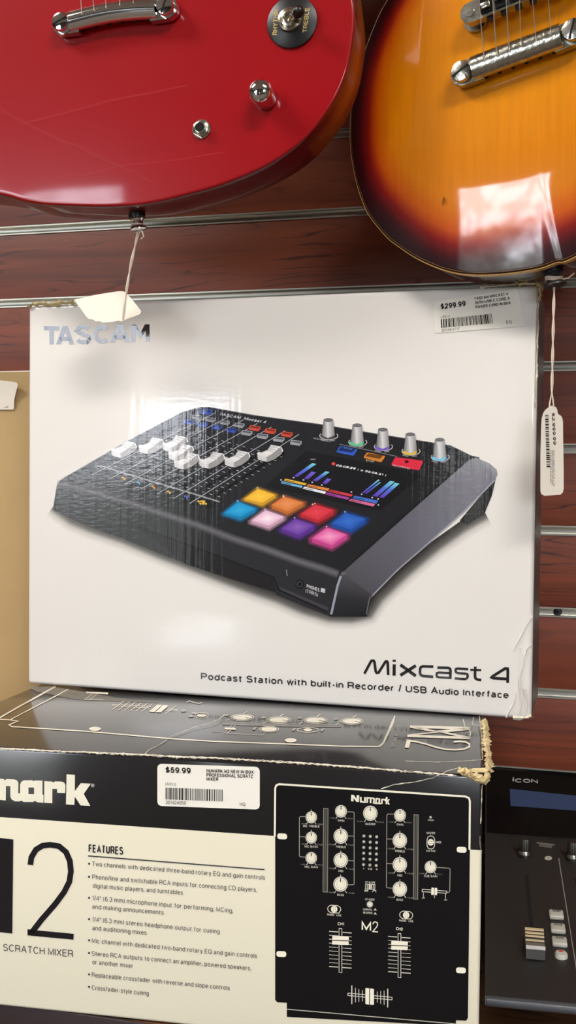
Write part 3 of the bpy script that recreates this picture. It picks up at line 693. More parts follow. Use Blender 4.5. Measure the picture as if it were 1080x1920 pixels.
# pads
pads = [(cC([(476,690),(572,620),(694,662),(692,684),(602,740),(478,704)]),(236,176,50),(250,200,70)),(cB([(65,465),(118,430),(201,455),(198,472),(132,507),(68,482)]),(214,120,58),(230,146,90)),(cB([(188,503),(250,463),(328,487),(325,507),(262,543),(190,518)]),(204,48,60),(226,70,80)),(cB([(318,543),(378,498),(464,523),(461,543),(400,583),(322,560)]),(38,86,172),(58,112,196)),
 (cA([(765,543),(825,497),(900,525),(897,540),(835,574),(768,554)]),(24,142,196),(50,168,214)),(cA([(880,576),(940,532),(1018,560),(1015,575),(955,611),(882,588)]),(226,178,200),(250,232,238)),(cB([(105,565),(165,523),(247,550),(244,572),(182,608),(108,582)]),(100,56,150),(140,96,182)),(cB([(235,605),(300,560),(385,590),(382,610),(320,650),(238,624)]),(214,78,150),(244,160,196))]
for P6, ec, cc in pads:
    cx0 = sum(p[0] for p in P6)/6; cy0 = sum(p[1] for p in P6)/6
    glow = [((p[0]-cx0)*1.28+cx0, (p[1]-cy0)*1.38+cy0) for p in P6]
    for i in range(6):
        j = (i+1) % 6; I.poly([P6[i], P6[j], glow[j], glow[i]], None, 8, [(*ec,.45),(*ec,.45),(*ec,0),(*ec,0)])
    I.poly(P6, tuple(int(v*.86) for v in ec), 10)
    P4 = [P6[0], P6[1], P6[2], (P6[4][0], P6[4][1]-5.5)]
    R_ = rrect(P4, .12, 3); I.fan(R_, cc, ec, 11)
    I.ell(P6[1][0]-1, P6[1][1]-1.5, 1.6, 1.2, (200,200,205), 10, n=6)
I.build('product_picture', PRINT_FILM, white)

# ---- price sticker on the white box
def sticker(name, plane, quad, parent, price, lines, sub, code, hq, base, ex_txt):
    I = Ink(plane); I.base = base
    I.poly(rrect(quad, .12, 6), (238,232,218), 0)
    q = [V(p) for p in quad]      # tl, tr, br, bl
    def uvp(u, v): a = q[0].lerp(q[1], u); b_ = q[3].lerp(q[2], u); r = a.lerp(b_, v); return (r.x, r.y)
    def tx(s_, u0, u1, v, hh, bold=0.):
        p0, p1 = uvp(u0, v), uvp(u1, v); up = (V(uvp(u0, v-hh))-V(p0)); I.text(s_, p0, p1, 1, (46,42,40), 1, bold, up=tuple(up))
    ex_txt(tx)
    rr = random.Random(code); u = base_u = .075; I.base = base
    u0, u1, v0, v1 = sub
    u = u0
    while u < u1:
        wd = rr.choice([.005,.005,.009,.013]); 
        I.poly([uvp(u, v0), uvp(min(u+wd, u1), v0), uvp(min(u+wd, u1), v1), uvp(u, v1)], (40,36,34), 1); u += wd + rr.choice([.005,.007,.011])
    return I.build(name, PRINT, parent)
def tx1(tx):
    tx('$299.99', .08, .37, .27, .17, .03)
    tx('TASCAM MIXCAST 4', .48, .87, .135, .085, .02); tx('WITH USB-C CORD A', .48, .885, .26, .085, .02); tx('POWER CORD IN BOX', .48, .885, .385, .085, .02)
    tx('(JR) ()', .075, .175, .545, .075); tx('301463717', .075, .28, .965, .085); tx('EQ', .80, .86, .90, .085)
sticker('price_sticker', TF, [(813,566),(971,541),(985,611),(815,625)], white, '', 0, (.075,.65,.58,.85), 11, '', 2, tx1)
# ---- damage: torn top corners, crushed lower right corner, creases
mb = MB()
TFo = Plane(TP+TF.n*.0004, tex, Z); TTOP = Plane(TP+Z*(TH_)+V((0,0,.0002)), tex, tbk)
ragged(mb, [(52,575),(62,571),(78,570),(96,570),(120,569),(140,567)], TFo, .0042, TEAR, .0022, 3); mb.build('torn_corner', white); mb = MB()
ragged(mb, [(900,538),(940,535),(975,531),(1000,530),(1010,534)], TFo, .0022, TEARW, .0014, 5)
ragged(mb, [(972,533),(988,528),(1003,527),(1012,532),(1013,548),(1011,566)], TFo, .0042, TEAR, .0026, 6)
ragged(mb, [(1009,566),(1009,610),(1007,660),(1006,700),(1004,760)], TFo, .0016, TEARW, .0012, 8)
mb.build('torn_edge', white)
mb = MB()
ragged(mb, [(974,1340),(978,1310),(972,1280),(980,1250),(978,1215)], TFo, .0035, WHITE, .0022, 12, .006)
ragged(mb, [(984,1345),(988,1315),(985,1292)], TFo, .003, WHITE, .0022, 13, .005)
ragged(mb, [(950,1345),(962,1320),(968,1300)], TFo, .003, WHITE, .0016, 14, .005)
ragged(mb, [(962,1222),(975,1195),(984,1178),(999,1155)], TFo, .0012, WHITE, .0012, 15, .006)
ragged(mb, [(983,1235),(987,1218),(998,1208)], TFo, .0012, WHITE, .0012, 16, .006)
ragged(mb, [(962,1347),(975,1347),(990,1346),(996,1340)], TFo, .0035, TEARW, .0025, 17, .003)
mb.build('crumpled_film', white)
# ================================================================== black and cream mixer box
YN = -.0782
nex = V((math.cos(YN), -math.sin(YN), 0)); nbk = V((math.sin(YN), math.cos(YN), 0))
NT = V((-.0502, -.3459, -.185)); NH = -(SZ) - .185 - .0001
NF = Plane(NT, nex, Z); NS = Plane(NT, nbk, Z)
lb = V((math.sin(YN)*1, math.cos(YN), -.018)).normalized()
NTop = Plane(NT, nex, lb)
u_, v_ = NTop.uv(0, 1320); u2_, v2_ = NTop.uv(50, 1287); NW = -(u_+u2_)/2; ND = .28
print('numark width', u_, u2_, 'v', v_, v2_, 'NH', NH)
black = empty('dj_mixer_box', NT - nex*NW/2 + nbk*ND/2 - Z*NH, 'worn black and cream scratch mixer carton lying under the white box', 'box')
NM = bpy.data.materials.new('black_and_cream_carton'); NM.use_nodes = True; nt = NM.node_tree; b = nt.nodes['Principled BSDF']
g = nt.nodes.new('ShaderNodeNewGeometry'); sp_ = nt.nodes.new('ShaderNodeSeparateXYZ'); nt.links.new(g.outputs['Position'], sp_.inputs[0])
pa, pb = NF.at(0, 1532), NF.at(882, 1593); sl = (pb.z-pa.z)/(pb.x-pa.x)
ma = nt.nodes.new('ShaderNodeMath'); ma.operation = 'MULTIPLY_ADD'; ma.inputs[1].default_value = -sl; nt.links.new(sp_.outputs[0], ma.inputs[0]); nt.links.new(sp_.outputs[2], ma.inputs[2])
gt = nt.nodes.new('ShaderNodeMath'); gt.operation = 'GREATER_THAN'; gt.inputs[1].default_value = pa.z-sl*pa.x; nt.links.new(ma.outputs[0], gt.inputs[0])
mx = nt.nodes.new('ShaderNodeMixRGB'); mx.inputs[1].default_value = (*lin((232,224,198)), 1); mx.inputs[2].default_value = (*lin((24,21,21)), 1)
nt.links.new(gt.outputs[0], mx.inputs[0]); nt.links.new(mx.outputs[0], b.inputs['Base Color'])
b.inputs['Roughness'].default_value = .45; b.inputs['Specular IOR Level'].default_value = .12; b.inputs['Coat Weight'].default_value = 1.; b.inputs['Coat IOR'].default_value = 1.6; b.inputs['Coat Roughness'].default_value = .13
# carton: eight corners, lid sagging slightly towards the back
bm = bmesh.new(); cs = []
for zz in (0, 1):
    for d_ in (0, 1):
        for s_ in (0, 1):
            p = NT - nex*NW*(1-s_) + nbk*ND*d_ - Z*NH*(1-zz)
            if zz and d_: p = NT - nex*NW*(1-s_) + lb*ND
            cs.append(bm.verts.new(p))
for f in ([0,1,5,4],[1,3,7,5],[3,2,6,7],[2,0,4,6],[4,5,7,6],[0,2,3,1]): bm.faces.new([cs[i] for i in f])
bmesh.ops.bevel(bm, geom=bm.edges[:], offset=.0022, segments=3, profile=.5, affect='EDGES'); bmesh.ops.recalc_face_normals(bm, faces=bm.faces)
me = bpy.data.meshes.new('carton'); bm.to_mesh(me); bm.free(); me.materials.append(NM)
for p in me.polygons: p.use_smooth = True
me.set_sharp_from_angle(angle=math.radians(30)); finish('carton', me, black)
WC = (236,229,206); BK = (24,21,21)
# ---- front print: big logo
I = Ink(NF); t5 = cx_(0, 1440, 5.4)
I.poly(t5([(-60,104),(-60,318),(58,328),(60,183),(40,181),(40,112),(0,108)]), WC)
I.poly(t5([(38,112),(50,124),(64,112),(145,115),(172,126),(186,150),(184,255),(204,256),(204,300),(215,330),(195,338),(150,336),(118,318),(105,290),(105,185),(60,183),(38,183)]), WC)
I.poly(t5([(203,256),(204,170),(214,142),(240,125),(325,124),(340,133),(352,127),(430,128),(430,198),(345,198),(288,197),(288,264),(288,344),(240,344),(215,330),(203,300)]), WC)
I.poly(t5([(345,197),(430,198),(430,268),(440,272),(440,352),(380,347),(352,332),(335,344),(287,344),(287,264),(345,266)]), WC)
I.poly(t5([(449,133),(525,137),(540,148),(556,136),(620,137),(650,148),(663,172),(660,254),(578,250),(578,212),(530,211),(530,357),(447,352)]), WC)
I.poly(t5([(674,64),(758,70),(757,235),(757,288),(752,374),(668,368)]), WC)
I.poly(t5([(756,235),(818,154),(920,158),(848,262),(914,384),(815,378),(757,288)]), WC)
I.ell(173.7, 1472.6, 3.5, 3.5, (150,148,145)); I.build('brand_lettering', PRINT, black)
# ---- front print: model number, title, feature list
I = Ink(NF); c = cx_(0, 1540, 2.077); KB = (30,26,28)
I.poly([(-8,1570),(25,1574),(23,1750.5),(-8,1747)], KB)
I.line(c([(118,170),(122,140),(140,110),(165,95),(195,91),(230,97),(257,120),(272,155),(276,195),(270,235),(250,275),(215,322),(160,385),(118,440)]), 10.8, KB)
I.poly(c([(107,420),(107,444),(286,461),(287,438),(140,424)]), KB)
I.text('SCRATCH MIXER', (6,1783), (137,1795), 13.5, (84,80,74), 0, .002)
I.text('FEATURES', (166,1598), (231,1603), 15, (48,44,44), 0, .016); I.line([(165,1604.8),(496,1630.5)], 2.2, (60,56,56))
G = (98,94,88)
for t_, a, e_ in [('Two channels with dedicated three-band rotary EQ and gain controls',(173,1624),(497,1650)),('Phono/line and switchable RCA inputs for connecting CD players,',(173,1648.5),(482,1673)),('digital music players, and turntables',(174,1665),(343,1678)),
    ('1/4" (6.3 mm) microphone input for performing, MCing,',(173,1688),(437,1712)),('and making announcements',(173,1704),(307,1715.5)),('1/4" (6.3 mm) stereo headphone output for cueing',(173,1728),(412,1751)),('and auditioning mixes',(173,1744),(275,1753.5)),
    ('Mic channel with dedicated two-band rotary EQ and gain controls',(172,1768),(482,1797)),('Stereo RCA outputs to connect an amplifier, powered speakers,',(172,1792),(471,1820)),('or another mixer',(173,1808),(249,1815.5)),('Replaceable crossfader with reverse and slope controls',(172,1832),(431,1857)),('Crossfader-style cueing',(172,1856),(279,1867))]:
    I.text(t_, a, e_, 9.0, G, 0, .004)
for y in (1619.5,1644,1683.5,1723.5,1763,1787,1827,1850.5): I.ell(167, y, 2.1, 2.1, (60,56,56), n=12)
I.build('feature_lettering', PRINT, black)
# ---- front print: line drawing of the mixer
I = Ink(NF, .00012); I.base = 2; c = cx_(500, 1440, 2.5116); LW = (214,208,190)
I.poly(c([(40,96),(44,80),(60,74),(940,133),(956,142),(960,156),(948,1176),(940,1190),(892,1188),(890,1215),(95,1172),(95,1106),(50,1103),(40,1092)]), (17,15,15), 0)
I.line(c([(38,322),(40,96),(45,82),(58,76),(935,134),(952,141),(957,156),(955,385)]), 3.6, WC, 1)
I.line(c([(97,1136),(888,1205)]), 1.5, (190,184,168), 1)
for x, y in [(73,322),(918,385),(69,876),(915,953)]: x, y = c([(x,y)])[0]; I.poly(rrect([(x-9.2,y-5.8),(x+9.2,y-5),(x+9.2,y+5.8),(x-9.2,y+5)], .48, 6), WC, 1)
def knob(x, y, r, lab, lo=True, tick=True):
    x, y = c([(x,y)])[0]; r = r/2.5116
    I.ell(x, y, r*1.0, r*1.05, LW, 1, n=28); I.ring(x, y, r*.86, .8, (90,86,80), 2, 28); I.ell(x, y, r*.80, r*.84, WC, 2, n=28); I.ring(x, y, r*.56, .5, (176,170,154), 3, 24)
    I.line([(x, y-r*.82), (x, y-r*.28)], 1.5, (40,36,34), 4)
    for s_ in (-1, 1): I.line([(x+s_*r*.62, y+r*.88), (x+s_*r*.84, y+r*1.22)], 1.1, LW, 1)
    if tick: I.line([(x, y-r*1.32), (x, y-r*.9)], 1.1, LW, 1)
    a, b_ = ('-15dB', '+15dB') if tick else ('MIN', 'MAX')
    I.text(a, (x-r*1.5-4, y+r*1.22), (x-r*.85, y+r*1.26), 2.6, (150,146,134), 1); I.text(b_, (x+r*.95, y+r*1.3), (x+r*1.6+4, y+r*1.36), 2.6, (150,146,134), 1)
    w_ = len(lab)*1.55
    I.text(lab, (x-w_, y+r*1.25+5.0), (x+w_, y+r*1.25+5.7), 4.2, (196,190,174), 1, .02)
for a in [(210,232,27,'MIC TREBLE'),(210,328,27,'MIC BASS'),(349,321,34,'TREBLE'),(349,434,34,'MID'),(348,547,34,'BASS'),(627,341,34,'TREBLE'),(627,455,34,'MID'),(627,570,34,'BASS')]: knob(*a)
for a in [(210,424,27,'MIC GAIN'),(350,204,28,'GAIN'),(488,213,34,'MASTER'),(628,223,28,'GAIN'),(772,466,28,'CUE GAIN')]: knob(*a, tick=False)
for L_ in [[(182,229),(158,229),(154,234),(154,414),(158,418),(182,420)],[(154,323),(182,325)],[(378,206),(408,207),(412,212),(412,546),(408,550),(382,550)],[(384,320),(412,321)],[(384,436),(412,437)],[(600,217),(570,217),(566,222),(564,560),(568,564),(592,566)],[(566,334),(594,335)],[(565,450),(593,451)],[(802,468),(860,472),(864,477),(862,580),(858,586),(848,586)]]: I.line(c(L_), 1.2, (160,156,142), 1)
for x0, x1, y0, y1 in [(268,289,190,583),(694,714,220,617)]:
    I.line(c([(x0,y0),(x1,y0+1),(x1-3,y1+1),(x0-3,y1)]), 1.1, (150,146,132), 1, True)
    for k in (1,2,3): I.line(c([(x0+k*5.2,y0),(x0+k*5.2-3,y1)]), .7, (120,116,106), 1)
for i in range(3):
    for j in range(6): x, y = c([(458+30*i-.4*j, 320+27*j+2.0*i)])[0]; I.ell(x, y, 3.0, 3.0, (120,116,108), 1, n=12, ccol=(225,218,200))
for s_, a, b_ in [('L',(455,477),(461,477)),('CUE',(477,479),(497,480)),('R',(515,482),(522,482))]: p, q_ = c([a, b_]); I.text(s_, p, q_, 3.6, (196,190,174), 1, .02)
# logo in the drawing
lg = cx_(500, 1440, 2.5116); bw = 3.0
def NL(L_, w_=bw): I.line(lg(L_), w_, WC, 1)
I.poly(lg([(398,126),(410,127),(424,146),(424,128),(436,129),(434,160),(422,159),(409,141),(409,157),(397,156)]), WC, 1)
NL([(443,136),(443,158)],3.2); NL([(440,158),(466,161)],3.0); NL([(463,137),(463,163)],3.0)
NL([(474,138),(473,164)],3.2); NL([(471,140),(506,143)],2.6); NL([(490,142),(489,165)],3.0); NL([(506,142),(505,166)],3.0); NL([(500,164),(520,167)],2.6)
NL([(516,143),(515,166)],3.0); NL([(514,144),(532,146)],2.6); NL([(514,165),(538,168)],2.6); NL([(531,144),(530,168)],3.0)
NL([(543,146),(542,169)],3.0); NL([(541,148),(558,149),(558,156)],2.6)
NL([(565,137),(564,170)],3.2); I.poly(lg([(568,156),(572,147),(580,148),(573,158),(580,172),(571,171)]), WC, 1)
# small labels and switches
def lab(s_, a, b_, h=4.0, col=(196,190,174)): p, q_ = c([a, b_]); I.text(s_, p, q_, h, col, 1, .015)
x, y = c([(772,232)])[0]; I.ell(x, y, 2.8, 2.8, (110,106,98), 1, n=12, ccol=(230,224,206)); lab('POWER', (759,249), (787,250), 3)
lab('MASTER', (753,311), (793,312), 4.2); lab('MODE', (796,354), (822,355)); lab('CH1 CH2', (752,395), (794,396))
I.line(c([(755,338),(760,324),(773,319),(786,324),(791,338),(791,364),(786,377),(773,382),(760,377),(755,364)]), 1.3, LW, 1, True); x, y = c([(773,350)])[0]; I.ell(x, y, 6, 6, WC, 2); I.line([(x-5,y-2),(x+5,y-2)], .6, (120,116,104), 3); I.line([(x-5,y+2),(x+5,y+2)], .6, (120,116,104), 3)
lab('CF SLOPE', (464,543), (511,545)); I.line(c([(466,547),(510,549),(509,572),(465,570)]), 1.1, LW, 1, True); I.poly(c([(481,549),(495,550),(494,570),(480,569)]), WC, 1); I.line(c([(488,549),(487,570)]), 1, (40,36,34), 2); I.line(c([(474,549),(473,570)]), 1.2, LW, 1); I.line(c([(502,549),(501,570)]), 1.2, LW, 1)
I.line(c([(460,574),(478,582)]), 1.2, LW, 1); I.line(c([(478,574),(460,582)]), 1.2, LW, 1); I.line(c([(498,584),(502,576),(514,577),(514,585)]), 1.2, LW, 1)
lab('CF MODE', (464,623), (508,625)); x, y = c([(486,642)])[0]; I.ell(x, y, 6, 6, (170,165,150), 1, ccol=(245,240,225)); lab('NORMAL', (454,671), (497,672)); lab('REVERSE', (454,686), (498,688))
for yy in (668, 687): I.poly(c([(504,yy),(508,yy-2),(508,yy-6),(514,yy-6),(514,yy-1),(519,yy+1),(519,yy+3),(504,yy+2)]), LW, 1)
for x0, y0 in ((318,665),(657,693)):
    I.line(c([(x0-16,y0-19),(x0+16,y0-17),(x0+29,y0-8),(x0+31,y0+4),(x0+22,y0+18),(x0-16,y0+17),(x0-28,y0+8),(x0-31,y0-3),(x0-27,y0-13)]), 1.3, LW, 1, True)
    x, y = c([(x0,y0)])[0]; I.ell(x, y, 6, 6.4, WC, 2); I.line([(x-1.7,y-6),(x-1.7,y+6)], .5, (120,116,104), 3); I.line([(x+1.7,y-6),(x+1.7,y+6)], .5, (120,116,104), 3)
    lab('PHONO', (x0-33,y0+30), (x0,y0+32)); lab('LINE', (x0+11,y0+33), (x0+33,y0+34))
lab('CH1', (334,740), (364,742), 5.6, WC); lab('CH2', (609,763), (641,766), 5.6, WC)
lab('M', (447,765), (492,769), 17, WC); I.line(c([(500,736),(503,728),(511,724),(520,728),(523,737),(519,747),(500,770),(524,772)]), 1.8, WC, 1)
# crossfader assign strip
I.line(c([(733,571),(848,580),(847,590),(732,582)]), 1.3, LW, 1, True); I.poly(c([(776,563),(788,564),(787,598),(775,597)]), WC, 2); I.poly(c([(791,564),(803,565),(802,599),(790,598)]), WC, 2)
for a, b_ in (((738,586),(738,611)),((842,592),(842,620)),((790,600),(790,612))): I.line(c([a, b_]), 1, LW, 1)
lab('CH1', (731,616), (745,616), 2.6); lab('CH2', (836,625), (850,625), 2.6)
# channel faders and crossfader
for x0, y0 in ((347,755),(625,779)):
    for k in range(10):
        yy = y0+18+k*18.4; wide = k in (0, 9)
        I.line(c([(x0-53,yy-4),(x0-10,yy-1)]), 1.6 if wide else .9, LW, 1); I.line(c([(x0+10,yy+1),(x0+53,yy+4)]), 1.6 if wide else .9, LW, 1)
    I.line(c([(x0-6,y0),(x0+7,y0+1),(x0+7,y0+208),(x0-6,y0+207)]), 1.1, LW, 2, True)
    I.poly(rrect(c([(x0-38,y0+35),(x0+40,y0+38),(x0+39,y0+79),(x0-39,y0+76)]), .1), WC, 3); I.line(c([(x0-39,y0+56),(x0+40,y0+59)]), 1.6, (60,56,52), 4)
for k, x0 in enumerate((401,418,434,451,521,537,553,570)):
    w_ = 44 - (0 if k in (0,7) else 8+ (2 if k in (1,6) else 6 if k in (2,5) else 10)); yy = 1068+(x0-401)*.09
    I.line(c([(x0,yy-w_),(x0,yy+w_)]), 1.9 if k in (0,7) else 1.1, LW, 1)
I.line(c([(383,1060),(591,1080),(590,1092),(382,1071)]), 1.2, LW, 2, True)
I.poly(rrect(c([(465,1036),(505,1040),(505,1116),(465,1112)]), .1), WC, 3); I.line(c([(485,1030),(484,1124)]), 1.5, (60,56,52), 4)
I.build('mixer_line_drawing', PRINT, black)
def tx2(tx):
    tx('$59.99', .08, .325, .21, .14, .03)
    tx('NUMARK M2 NEW IN BOX', .48, .94, .17, .085, .02); tx('PROFESSIONAL SCRATC', .48, .935, .27, .085, .02); tx('MIXER', .48, .595, .365, .085, .02)
    tx('(AV) ()', .08, .18, .51, .075); tx('301424050', .08, .28, .95, .085); tx('HQ', .805, .86, .93, .085)
sticker('price_sticker', NF, [(295,1432),(487,1438),(487,1518),(295,1511)], black, '', 0, (.08,.64,.56,.84), 23, '', 2, tx2)
# ---- print on the lid
I = Ink(NTop, .00015); I.base = 2; CW = (236,226,200)
I.line([(-8,1350),(30,1328),(70,1306),(104,1287)], 2.8, CW); I.line([(20,1349),(60,1328),(108,1303),(128,1292)], 1.8, CW)
I.line([(-8,1348),(20,1350),(34,1352),(26,1355),(17,1359),(22,1362.5),(40,1363.5),(160,1371),(320,1385),(400,1390),(540,1395),(640,1399),(708,1400),(717,1396),(722,1388),(737,1356),(740,1342)], 2.2, CW)
I.line([(712,1399),(719,1393),(738,1348)], 3.2, CW)
for x, y in ((178,1366.5),(545,1388)): I.ell(x, y, 11, 4, CW, 1)
c3 = cx_(0,1290,3); c4 = cx_(300,1300,3.176); c6 = cx_(600,1320,3.375)
for a in [(700,72,630,122),(730,76,668,124),(762,80,700,127),(795,84,732,128),(828,86,765,130),(858,88,797,132),(992,98,930,145)]: I.line(c3([a[:2], a[2:]]), 1.0, CW)
I.line(c3([(632,92),(850,104)]), .9, CW); I.line(c3([(628,100),(838,113)]), .9, CW); I.line(c3([(940,118),(995,122),(992,130),(930,126)]), .8, CW)
I.poly(c3([(885,94),(912,96),(868,135),(838,132)]), CW, 1); I.poly(c3([(918,96),(948,99),(905,137),(874,135)]), CW, 1)
I.poly(c3([(482,20),(610,26),(606,36),(486,28)]), CW, 1); I.line(c3([(545,34),(500,68)]), .9, CW); I.line(c3([(520,34),(474,66)]), .9, CW); I.line(c3([(474,64),(580,66)]), .8, CW)
I.ell(*c4([(248,132)])[0], 9, 2.6, CW, 1); I.line(c4([(205,135),(215,120),(235,114),(280,118),(290,126),(282,142),(262,148),(222,146)]), .9, CW, 0, True)
for x, y in ((140,104),(205,118),(185,136)): I.poly(c4([(x-18,y-6),(x+14,y-8),(x+16,y+4),(x-12,y+6)]), (150,142,126), 1)
for x, y, rx in ((490,143,18.5),(710,158,18.5),(927,160,18.5),(1142,166,18)):
    X_ = c4([(x,y)])[0]; I.ell(*X_, rx, 4.6, CW, 1); I.ring(*X_, rx+3, .8, CW, 1, ry=6); I.line([(X_[0]+2,X_[1]-7.5),(X_[0]+9,X_[1]-11)][:2], 1, CW, 1); I.line([(X_[0]+6, X_[1]), (X_[0]+rx, X_[1]+2)], .9, (50,46,44), 2); I.line([(X_[0]-24,X_[1]+3),(X_[0]-30,X_[1]+6)], 1, CW, 1)
    I.poly([(X_[0]-32,X_[1]-6),(X_[0]-25,X_[1]-6),(X_[0]-27,X_[1]-3),(X_[0]-34,X_[1]-3)], (150,142,126), 1)
I.line(c4([(370,178),(640,188),(1080,194)]), 5.5, (96,90,82)); I.line(c4([(375,170),(640,180),(1080,186)]), .7, (170,162,146), 1)
I.line(c4([(385,208),(450,212)]), 3.6, CW, 1); I.line(c4([(432,186),(376,240)]), .9, CW); I.line(c4([(450,188),(398,242)]), .9, CW); I.line(c4([(378,236),(612,250),(634,228)]), .8, (190,182,162)); I.line(c4([(310,228),(385,232)]), .6, (170,162,146))
X_ = c4([(650,213)])[0]; I.ell(*X_, 15, 4, CW, 1); I.ring(*X_, 18, .8, CW, 1, ry=5); X_ = c4([(880,217)])[0]; I.ell(*X_, 8, 2.8, CW, 1); I.ring(*X_, 20, .8, CW, 1, ry=4.6)
for x, y in ((560,210),(795,215),(965,218)): I.poly(c4([(x-12,y+6),(x+4,y-10),(x+18,y-8),(x+4,y+8)]), (150,142,126), 1)
for a in ((160,50),(240,58)): pass
I.line(c4([(158,52),(176,44),(205,56),(235,60),(250,54)]), 1.1, CW)
# M2 on the lid, reading towards the right edge
for q4_ in ([(569,135),(946,145),(947,163),(569,151)],[(569,137),(600,137),(770,179),(735,181)],[(735,176),(770,179),(590,197),(556,193)],[(553,193),(949,207),(949,223),(553,209)],[(569,150),(590,150),(770,178),(740,181)],
    [(730,170),(947,148),(947,163),(770,183)],[(735,175),(770,172),(949,208),(949,222)]): I.poly(c6(q4_), CW, 1)
I.poly(c6([(549,225),(577,227),(562,277),(536,275)]), CW, 2)
I.line(c6([(556,232),(600,236),(660,250),(740,275),(800,287),(860,290),(915,284),(945,270),(945,252),(920,240),(880,236),(846,240)]), 3.0, CW, 1)
I.text('PROFESSIONAL SCRATCH MIXER', c6([(474,274)])[0], c6([(512,136)])[0], 1, (128,120,108), 1, .01, up=(-7.6,-.8))
I.build('lid_print', LIDPRINT, black)
# ---- wear
mb = MB(); ft = [(-20,1403),(0,1404),(60,1407),(120,1410),(200,1413),(270,1416),(340,1420)]; ft2 = [(330,1419.5),(400,1422),(470,1426),(540,1430),(600,1434),(680,1440),(760,1447),(850,1454)]
NFo = Plane(NT+NF.n*.0002, nex, Z); NTo = Plane(NT+Z*.0002, nex, nbk)
for s_, path in ((1, ft), (2, ft2)):
    ragged(mb, path, NFo, .0013, TEARW, .0006, s_, .0013, .9); ragged(mb, [(x, y-1.5) for x, y in path], NTo, .0016, TEARW, .0004, s_+5, .0016, .9)
ragged(mb, [(270,1415),(281,1405),(292,1400),(304,1393),(320,1381),(345,1371),(362,1364),(392,1356),(410,1349),(421,1340)], NTo, .0008, TEARW, .0003, 9, .002, .5)
ragged(mb, [(715,1479),(740,1471),(780,1466),(810,1459),(838,1446),(858,1440)], NFo, .0006, TEARW, .0003, 10, .002, .6)
ragged(mb, [(904,1472),(903,1500),(902,1528),(901,1545)], NFo, .0005, TEARW, .0004, 11, .002, .7); ragged(mb, [(900,1568),(900,1580),(901,1592)], NFo, .0005, TEARW, .0004, 12, .002, .7)
ragged(mb, [(899,1343),(903,1380),(905,1425)], NTo, .0006, TEARW, .0004, 13); ragged(mb, [(760,1427),(820,1429),(870,1427),(905,1424)], NTo, .0004, TEARW, .0002, 14)
ragged(mb, [(868,1348),(872,1362),(883,1372),(880,1385)], NTo, .0007, TEARW, .0002, 15); ragged(mb, [(888,1345),(885,1358),(900,1361)], NTo, .0006, TEARW, .0002, 16)
mb.build('paper_wear', black)
mb = MB()
ragged(mb, [(908,1351),(911,1380),(914,1410),(917,1435),(918,1450)], NTo, .0050, TEAR, .0028, 21, .0022, .5)
for k in range(5): ragged(mb, [(858+k*3,1444+k*2),(880,1449+k*2),(897,1456+k*2),(908,1460+k*1.5),(916,1456-k*2)], NFo, .0036, TEAR, .0024, 30+k, .0018, .7)
ragged(mb, [(860,1444),(880,1446),(900,1447),(912,1446)], NTo, .005, TEAR, .0022, 41, .002, .6)
mb.build('torn_corner', black)
# tape remains on the lid near the white box
I = Ink(NTop, .00015); I.base = 1
for P_ in ([(52,1288),(60,1285),(140,1302),(200,1307),(280,1314),(300,1318),(240,1316),(140,1311),(70,1297)],[(60,1288),(96,1287),(150,1296),(220,1308),(150,1303)]): I.poly(P_, (140,132,118,.55), 0)
I.build('tape_remains', PRINT, black)

# ================================================================== plain cardboard box behind, left
KY = -.058; kp = ray_y(0, 697, KY)
kraft = empty('cardboard_box', (-.68, -.03, SZ), 'plain tan cardboard box behind the left side of the white box', 'box')
KH = kp.z-SZ
carton('carton', V((-.98, KY, SZ)), X, Y, Z, .57, KH, .056, KRAFT, kraft, .0015)
KP = Plane((0, KY-.0006, 0), X, Z)
mb = MB(); 
crd = [(-70,712),(0,713),(14,714.5),(28,716.5),(32,718),(33.8,721),(31,732),(28,744),(26.5,752),(26.5,763),(26,766),(24,768),(-70,768)]
# curled label: right side lifts off the carton
def lift(px_, py_): t = max(0, (px_+10)/44)*max(0, (770-py_)/56)**.5; return .0005 + .006*t*t
F_ = [KP.at(x, y, lift(x, y)) for x, y in crd]
mb.prism(F_, KP.n*.0003, PAPER); lo_ = mb.build('label_card', kraft)
I = Ink(KP, .0001); I.base = 0
class _L(Plane):
    def at(s, px, py, off=0.): return Plane.at(s, px, py, lift(px, py)+.00035+off)
I.P = _L((0, KY-.0006, 0), X, Z)
for s_, a, b_ in [('Power', (-8,718), (14,720)), ('& ADH', (-10,723.5), (12,725)), ('APTS', (-12,729), (9.5,730)), ('Melo', (-10,734.5), (9,735)), ('HQS', (7,764.5), (15.5,764.5))]: I.text(s_, a, b_, 4.2, (50,46,42), 0, .02)
I.build('label_print', PRINT, kraft)

# ================================================================== fader controller, right
DZ0, DZ1 = -.338, -.318
A0 = ray_z(927, 1868, DZ0) - nex*.006; B0 = ray_z(922, 1566, DZ1)
v = (B0-A0); dep = v.dot(nbk); up_ = V((0,0,1)); dk = (nbk*dep + Z*(DZ1-DZ0)).normalized()
DK = Plane(A0, nex, dk); DL = math.hypot(dep, DZ1-DZ0); DW = .40
print('deck', A0, B0, 'depth', dep, 'L', DL)
Bp = A0 + dk*DL
RD = .055; RP = Plane(Bp+nbk*RD, nex, Z); ctop = RP.uv(924, 1440)[1]; rk = (nbk*RD + Z*ctop).normalized(); RL = math.hypot(RD, ctop)
print('riser height', ctop)
RS = Plane(Bp, nex, rk)
desk = empty('fader_controller', A0 + nex*DW/2 + nbk*(dep+RD)/2 + V((0,0,SZ-A0.z)), 'black motorised fader control surface on the shelf right of the mixer box', 'audio controller')
